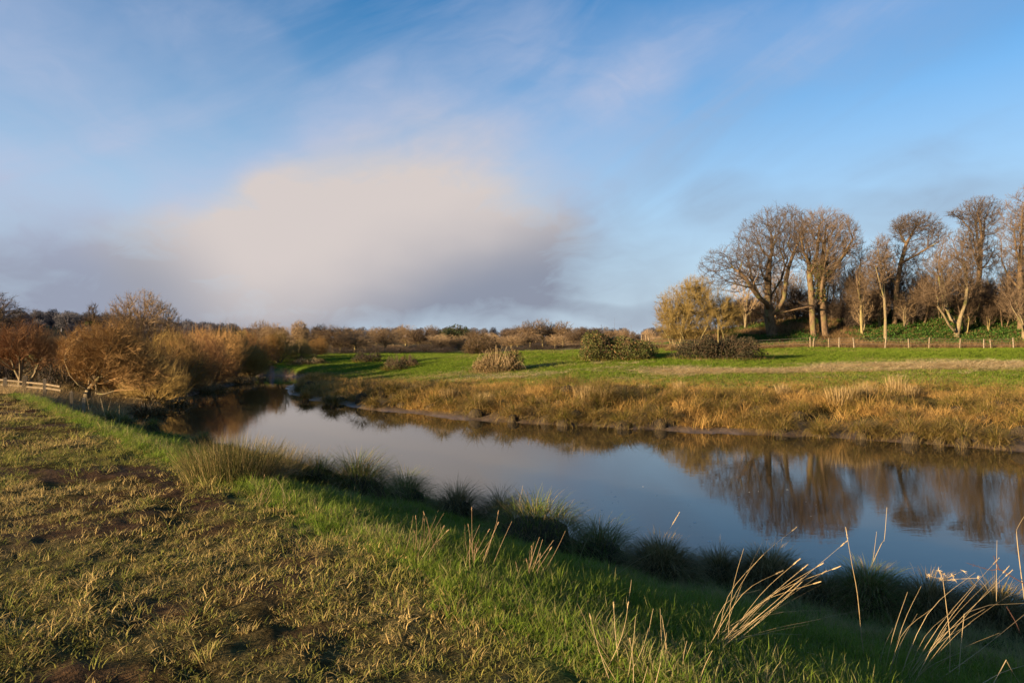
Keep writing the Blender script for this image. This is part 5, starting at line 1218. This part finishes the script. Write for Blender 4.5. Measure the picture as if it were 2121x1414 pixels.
def foreground_stems():
    r = np.random.default_rng(900)
    S = 'tall dry stems at the right end of the near bank'
    def P(d0, d1, *uv):
        ds = np.linspace(d0, d1, len(uv)); return [px(u, v, d) for (u, v), d in zip(uv, ds)]
    def smooth(pts, n=4):
        pts = np.array(pts); out = [pts[0]]
        for i in range(len(pts)-1):
            p0 = pts[max(i-1, 0)]; p1, p2 = pts[i], pts[i+1]; p3 = pts[min(i+2, len(pts)-1)]
            for t in np.linspace(0, 1, n+1)[1:]:
                out.append(.5*((2*p1)+(-p0+p2)*t+(2*p0-5*p1+4*p2-p3)*t*t+(-p0+3*p1-3*p2+p3)*t**3))
        return np.array(out)
    # leaning bundle in the middle of the right corner
    b = hit(1470, 1340); root = empty('dry_grass_bundle', b); tag(root, 'leaning sheaf of pale dry grass stems fanning out to the right', 'grass bundle')
    tips = [(1648, 1098), (1652, 1156), (1668, 1160), (1700, 1180), (1745, 1147), (1718, 1186), (1612, 1180), (1716, 1192), (1690, 1208), (1664, 1206), (1694, 1284), (1676, 1278), (1700, 1255), (1660, 1302), (1640, 1250), (1590, 1206), (1565, 1150), (1590, 1112), (1528, 1142),
            (1630, 1215), (1655, 1190), (1610, 1225), (1682, 1222), (1705, 1205), (1640, 1180)]
    for i, (u, v) in enumerate(tips):
        d = b[1]+r.normal()*.10; u0 = 1470+r.normal()*14 if v > 1145 or u > 1600 else 1495+r.normal()*12; v0 = 1342+r.normal()*8-(u0-1470)*.25
        u1 = u0+(u-u0)*.5; v1 = v0+(v-v0)*(.60+.06*r.normal())
        dry_stem(smooth([px(u0, v0, d)-np.array([0, 0, .04]), px(u1+r.normal()*9, v1+r.normal()*9, d+.08*r.normal()), px(u+r.normal()*10, v+r.normal()*10, d+.25*r.normal())], 4)-b, .0009+.0009*r.random(), None, head=.06 if i < 9 else 0, parent=root, seed=910+i, origin=(0, 0, 0))
    # bundle at the bottom right
    b = hit(1830, 1412); root = empty('dry_grass_bundle', b); tag(root, 'spreading sheaf of long dry stems rising from the bottom right corner', 'grass bundle')
    tips = [(1908, 1213, 1830), (1880, 1225, 1822), (1868, 1330, 1848), (2020, 1185, 1850), (2060, 1165, 1860), (2086, 1190, 1855), (2080, 1183, 1868), (1985, 1258, 1862), (2022, 1210, 1880), (1890, 1330, 1858), (2060, 1192, 1876), (1960, 1300, 1870), (1930, 1260, 1835), (1945, 1340, 1845), (2040, 1260, 1856), (2100, 1225, 1866), (1850, 1300, 1815), (1990, 1350, 1872), (2010, 1290, 1848), (1900, 1270, 1826), (2070, 1310, 1880)]
    for i, (u, v, u0) in enumerate(tips):
        d = b[1]+r.normal()*.12; v0 = 1424; um = u0+(u-u0)*.48; vm = v0+(v-v0)*.54
        dry_stem(smooth([px(u0, v0, d)-np.array([0, 0, .06]), px(um+r.normal()*8, vm+r.normal()*8, d), px(u, v, d+.3*r.random())], 4)-b, .0012+.0008*r.random(), None, head=.08 if i in (4, 5, 6) else 0, parent=root, seed=940+i, origin=(0, 0, 0))
    # singles
    lab = [
        ((5.0, 5.3), [(1800, 1424), (1786, 1330), (1776, 1230), (1765, 1170), (1755, 1112)], .0042, .10, 'stem', 'straight dry stem with a narrow seed spike crossing the bank left of the bottom sheaf'),
        ((8.3, 8.6), [(1792, 1215), (1806, 1170), (1826, 1125), (1832, 1115), (1837, 1050)], .0065, 0, 'stem', 'pale dry stem with a kink, reaching highest over the water'),
        ((8.3, 8.5), [(1800, 1208), (1806, 1180), (1811, 1140), (1816, 1100)], .0050, 0, 'stem', 'short straight stem beside the kinked one over the water'),
        ((4.9, 5.1), [(1966, 1424), (1968, 1330), (1962, 1270), (1953, 1200)], .0048, 0, 'stem', 'upright stem topped by a flat pale flower head'),
        ((4.9, 5.6), [(1984, 1424), (1990, 1340), (1997, 1271), (1999, 1269), (2050, 1252), (2130, 1248)], .0046, 0, 'stem', 'dry stem broken over at a right angle towards the right edge'),
        ((4.6, 5.6), [(1920, 1424), (1990, 1375), (2050, 1330), (2130, 1265)], .0042, 0, 'stem', 'long dry stem slanting up to the right edge'),
        ((6.0, 6.4), [(2122, 1240), (2114, 1180), (2106, 1110), (2108, 1092), (2122, 1068)], .0058, 0, 'stem', 'thick pale stem hooked over at the right edge'),
        ((7.0, 7.1), [(2064, 1245), (2064, 1180), (2065, 1118)], .0034, 0, 'stem', 'thin upright stem left of the hooked one'),
        ((5.2, 5.4), [(1742, 1424), (1745, 1370), (1743, 1322)], .0034, 0, 'stem', 'short upright stem low on the bank below the spike'),
        ((4.8, 4.9), [(1674, 1424), (1676, 1390), (1675, 1350)], .0030, 0, 'stem', 'shortest upright stem at the bottom edge under the leaning sheaf'),
        ((4.6, 5.2), [(1672, 1350), (1760, 1372), (1880, 1395), (2000, 1372)], .0028, 0, 'stem', 'fallen stem lying across the foot of the bank'),
        ((5.0, 6.0), [(1480, 1300), (1490, 1330), (1700, 1280), (1790, 1262)], .0028, 0, 'stem', 'fallen stem slanting behind the leaning sheaf'),
        ((4.2, 4.5), [(2058, 1414), (2084, 1366), (2098, 1392), (2118, 1424)], .0040, 0, 'stem', 'dry stem folded like a tent at the bottom right corner'),
        ((4.0, 4.6), [(2020, 1424), (2075, 1392), (2130, 1375)], .0038, 0, 'stem', 'low stem slanting into the bottom right corner'),
        ((10.0, 10.2), [(1066, 1180), (1064, 1120), (1072, 1060), (1083, 1005)], .0038, 0, 'stem', 'tall thin stem standing against the water right of the small tussocks'),
        ((9.5, 9.8), [(1075, 1150), (1082, 1090), (1090, 1048)], .0028, .16, 'stem', 'short drooping oat-like stem beside the tall thin one'),
        ((8.5, 9.0), [(1190, 1210), (1200, 1160), (1210, 1130), (1226, 1100)], .0042, 0, 'stem', 'lone brown stem left of the rounded brown tussock'),
        ((9.5, 9.7), [(1366, 1150), (1372, 1115), (1385, 1098), (1396, 1080)], .0032, .22, 'stem', 'stem with a fluffy seed head above the rounded brown tussock'),
        ((7.0, 7.2), [(1230, 1235), (1270, 1195), (1320, 1160), (1350, 1146)], .0030, 0, 'stem', 'stem slanting right towards the rounded brown tussock'),
        ((5.3, 5.5), [(1225, 1310), (1260, 1270), (1298, 1226)], .0030, 0, 'stem', 'slanting stem in the green grass below the gap'),
        ((5.0, 5.1), [(1298, 1262), (1304, 1230), (1308, 1200)], .0028, 0, 'stem', 'upright straw in the green grass below the rounded brown tussock'),
        ((5.4, 5.6), [(1395, 1330), (1430, 1300), (1460, 1285)], .0030, 0, 'stem', 'stem leaning towards the foot of the pale sheaf')]
    for i, (dd, uv, rad, head, m, lb) in enumerate(lab):
        pts = P(dd[0], dd[1], *uv)
        pts = smooth(pts, 3) if 'right angle' not in lb and 'tent' not in lb else np.array(pts)
        ob = dry_stem(pts, rad, lb, m, head, S if i < 14 else 'single stems on the near bank', seed=960+i)
        if 'flat pale flower head' in lb:
            g = Geo(); rr = np.random.default_rng(5); tip = pts[-1]-pts[0]
            for q in range(13):
                e = np.array([rr.normal()*.10+.03, rr.normal()*.05, .015+rr.random()*.025]); polytube(g, [tip, tip+e*.6, tip+e], [.0016, .0012, .001], 3)
                spikes(g, np.repeat((tip+e)[None], 9, 0), tip+e+rr.normal(size=(9, 3))*.014, np.full(9, .003), np.tile([.8, 1, .5, 0], (9, 1)))
            obj('flower_head', g.mesh('flower_head', M['stem'], False), ob)
    # red bramble shoots by the right edge
    for i, (uv, d, lb) in enumerate((([(2135, 1215), (2100, 1196), (2070, 1178), (2052, 1180), (2005, 1166)], 6.0, 'dark red bramble shoot reaching left over the water at the right edge'), ([(2070, 1180), (2064, 1165), (2059, 1152)], 6.0, 'short dark bramble side shoot pointing up beside the red one'), ([(2085, 1256), (2105, 1290), (2121, 1332)], 5.6, 'red shoot drooping down the brown tussock at the right edge'))):
        pts = smooth(P(d, d+.1, *uv), 3); g = Geo(); polytube(g, pts-pts[0], np.linspace(.005, .002, len(pts)), 5, (.5, .5, .5, 0)); rr = np.random.default_rng(i)
        k = rr.integers(1, len(pts), 24); spikes(g, pts[k]-pts[0], pts[k]-pts[0]+rr.normal(size=(24, 3))*.012, np.full(24, .0018), np.tile([.3, 1, .5, 0], (24, 1)))
        ob = obj('bramble_shoot', g.mesh('bramble_shoot', M['stem_red'])); ob.location = pts[0]; tag(ob, lb, 'bramble', 'red bramble shoots at the right edge')
    # thickets of broken stalks on the sunny lip of the bank
    for i, (u, v, w, n, hpx, lb, m) in enumerate(((880, 1150, 60, 12, 95, 'cluster of brown broken stalks on the sunny lip, left of the others', 'stem_brown'), (975, 1180, 60, 14, 110, 'tallest cluster of brown broken stalks in the middle of the sunny lip', 'stem_brown'), (1085, 1200, 45, 12, 90, 'cluster of reddish stalks below the broad dark hummock', 'stem_brown'),
                                                  (540, 1040, 22, 8, 52, 'small cluster of russet stalks below the rush clumps', 'stem_brown'), (600, 1050, 40, 6, 60, 'few straight straw stalks right of the russet ones', 'stem'), (235, 885, 40, 9, 62, 'pale seed stalks leaning over the dark water by the yellow tussock', 'stem'), (1290, 1400, 60, 10, 130, 'spray of pale straws in the grass at the bottom edge', 'stem'), (1385, 1400, 50, 9, 110, 'straws leaning left of the pale sheaf at the bottom edge', 'stem'))):
        b = hit(u, v); root = empty('stalk_cluster', b); tag(root, lb, 'dry stalks', 'clusters of dry stalks on the near bank'); k = b[1]/F
        for j in range(n):
            x0 = np.array([r.normal()*w*k*.35, r.normal()*.12, 0.0]); x0[2] = H(b[0]+x0[0], b[1]+x0[1])-b[2]-.02; h = hpx*k*(.45+.7*r.random()); ln = r.normal()*.38+.12
            tip = x0+np.array([h*ln, h*.2*r.normal(), h]); dry_stem(stem_curve(x0, tip, (x0+tip)/2+r.normal(size=3)*.03*h*2), (.0014+.0008*r.random())*max(1, b[1]/8), None, m, head=.03 if r.random() < .3 else 0, parent=root, seed=1000+i*30+j, origin=(0, 0, 0))
M['stem_brown'] = twig_mat('brown_stalk', (.22, .13, .065), (.36, .23, .12))
foreground_stems()

def flecks():
    r = np.random.default_rng(990); n = 70; g = Geo()
    for i in range(n):
        u, v = 1040+260*r.random(), 1020+130*r.random()
        if i > 45: u, v = 1200+500*r.random(), 1000+160*r.random()
        d = F*CZ/(v-HV); x = (u-HU)/F*d; w = .008+.02*r.random()**2; th = np.arange(6)*1.047; rr = w*(.7+.6*r.random(6))
        g.add(np.vstack([np.stack([x+rr*np.cos(th)*1.6, d+rr*np.sin(th), np.full(6, .002)], 1), [[x, d, .007]]]), None, [[k, (k+1) % 6, 6] for k in range(6)], np.tile([.9, .5, .5, 0], (7, 1)))
    tag(obj('foam_flecks', g.mesh('foam_flecks', M['foam'])), kind='stuff')
M['foam'] = twig_mat('foam', (.45, .43, .38), (.6, .58, .52))
flecks()
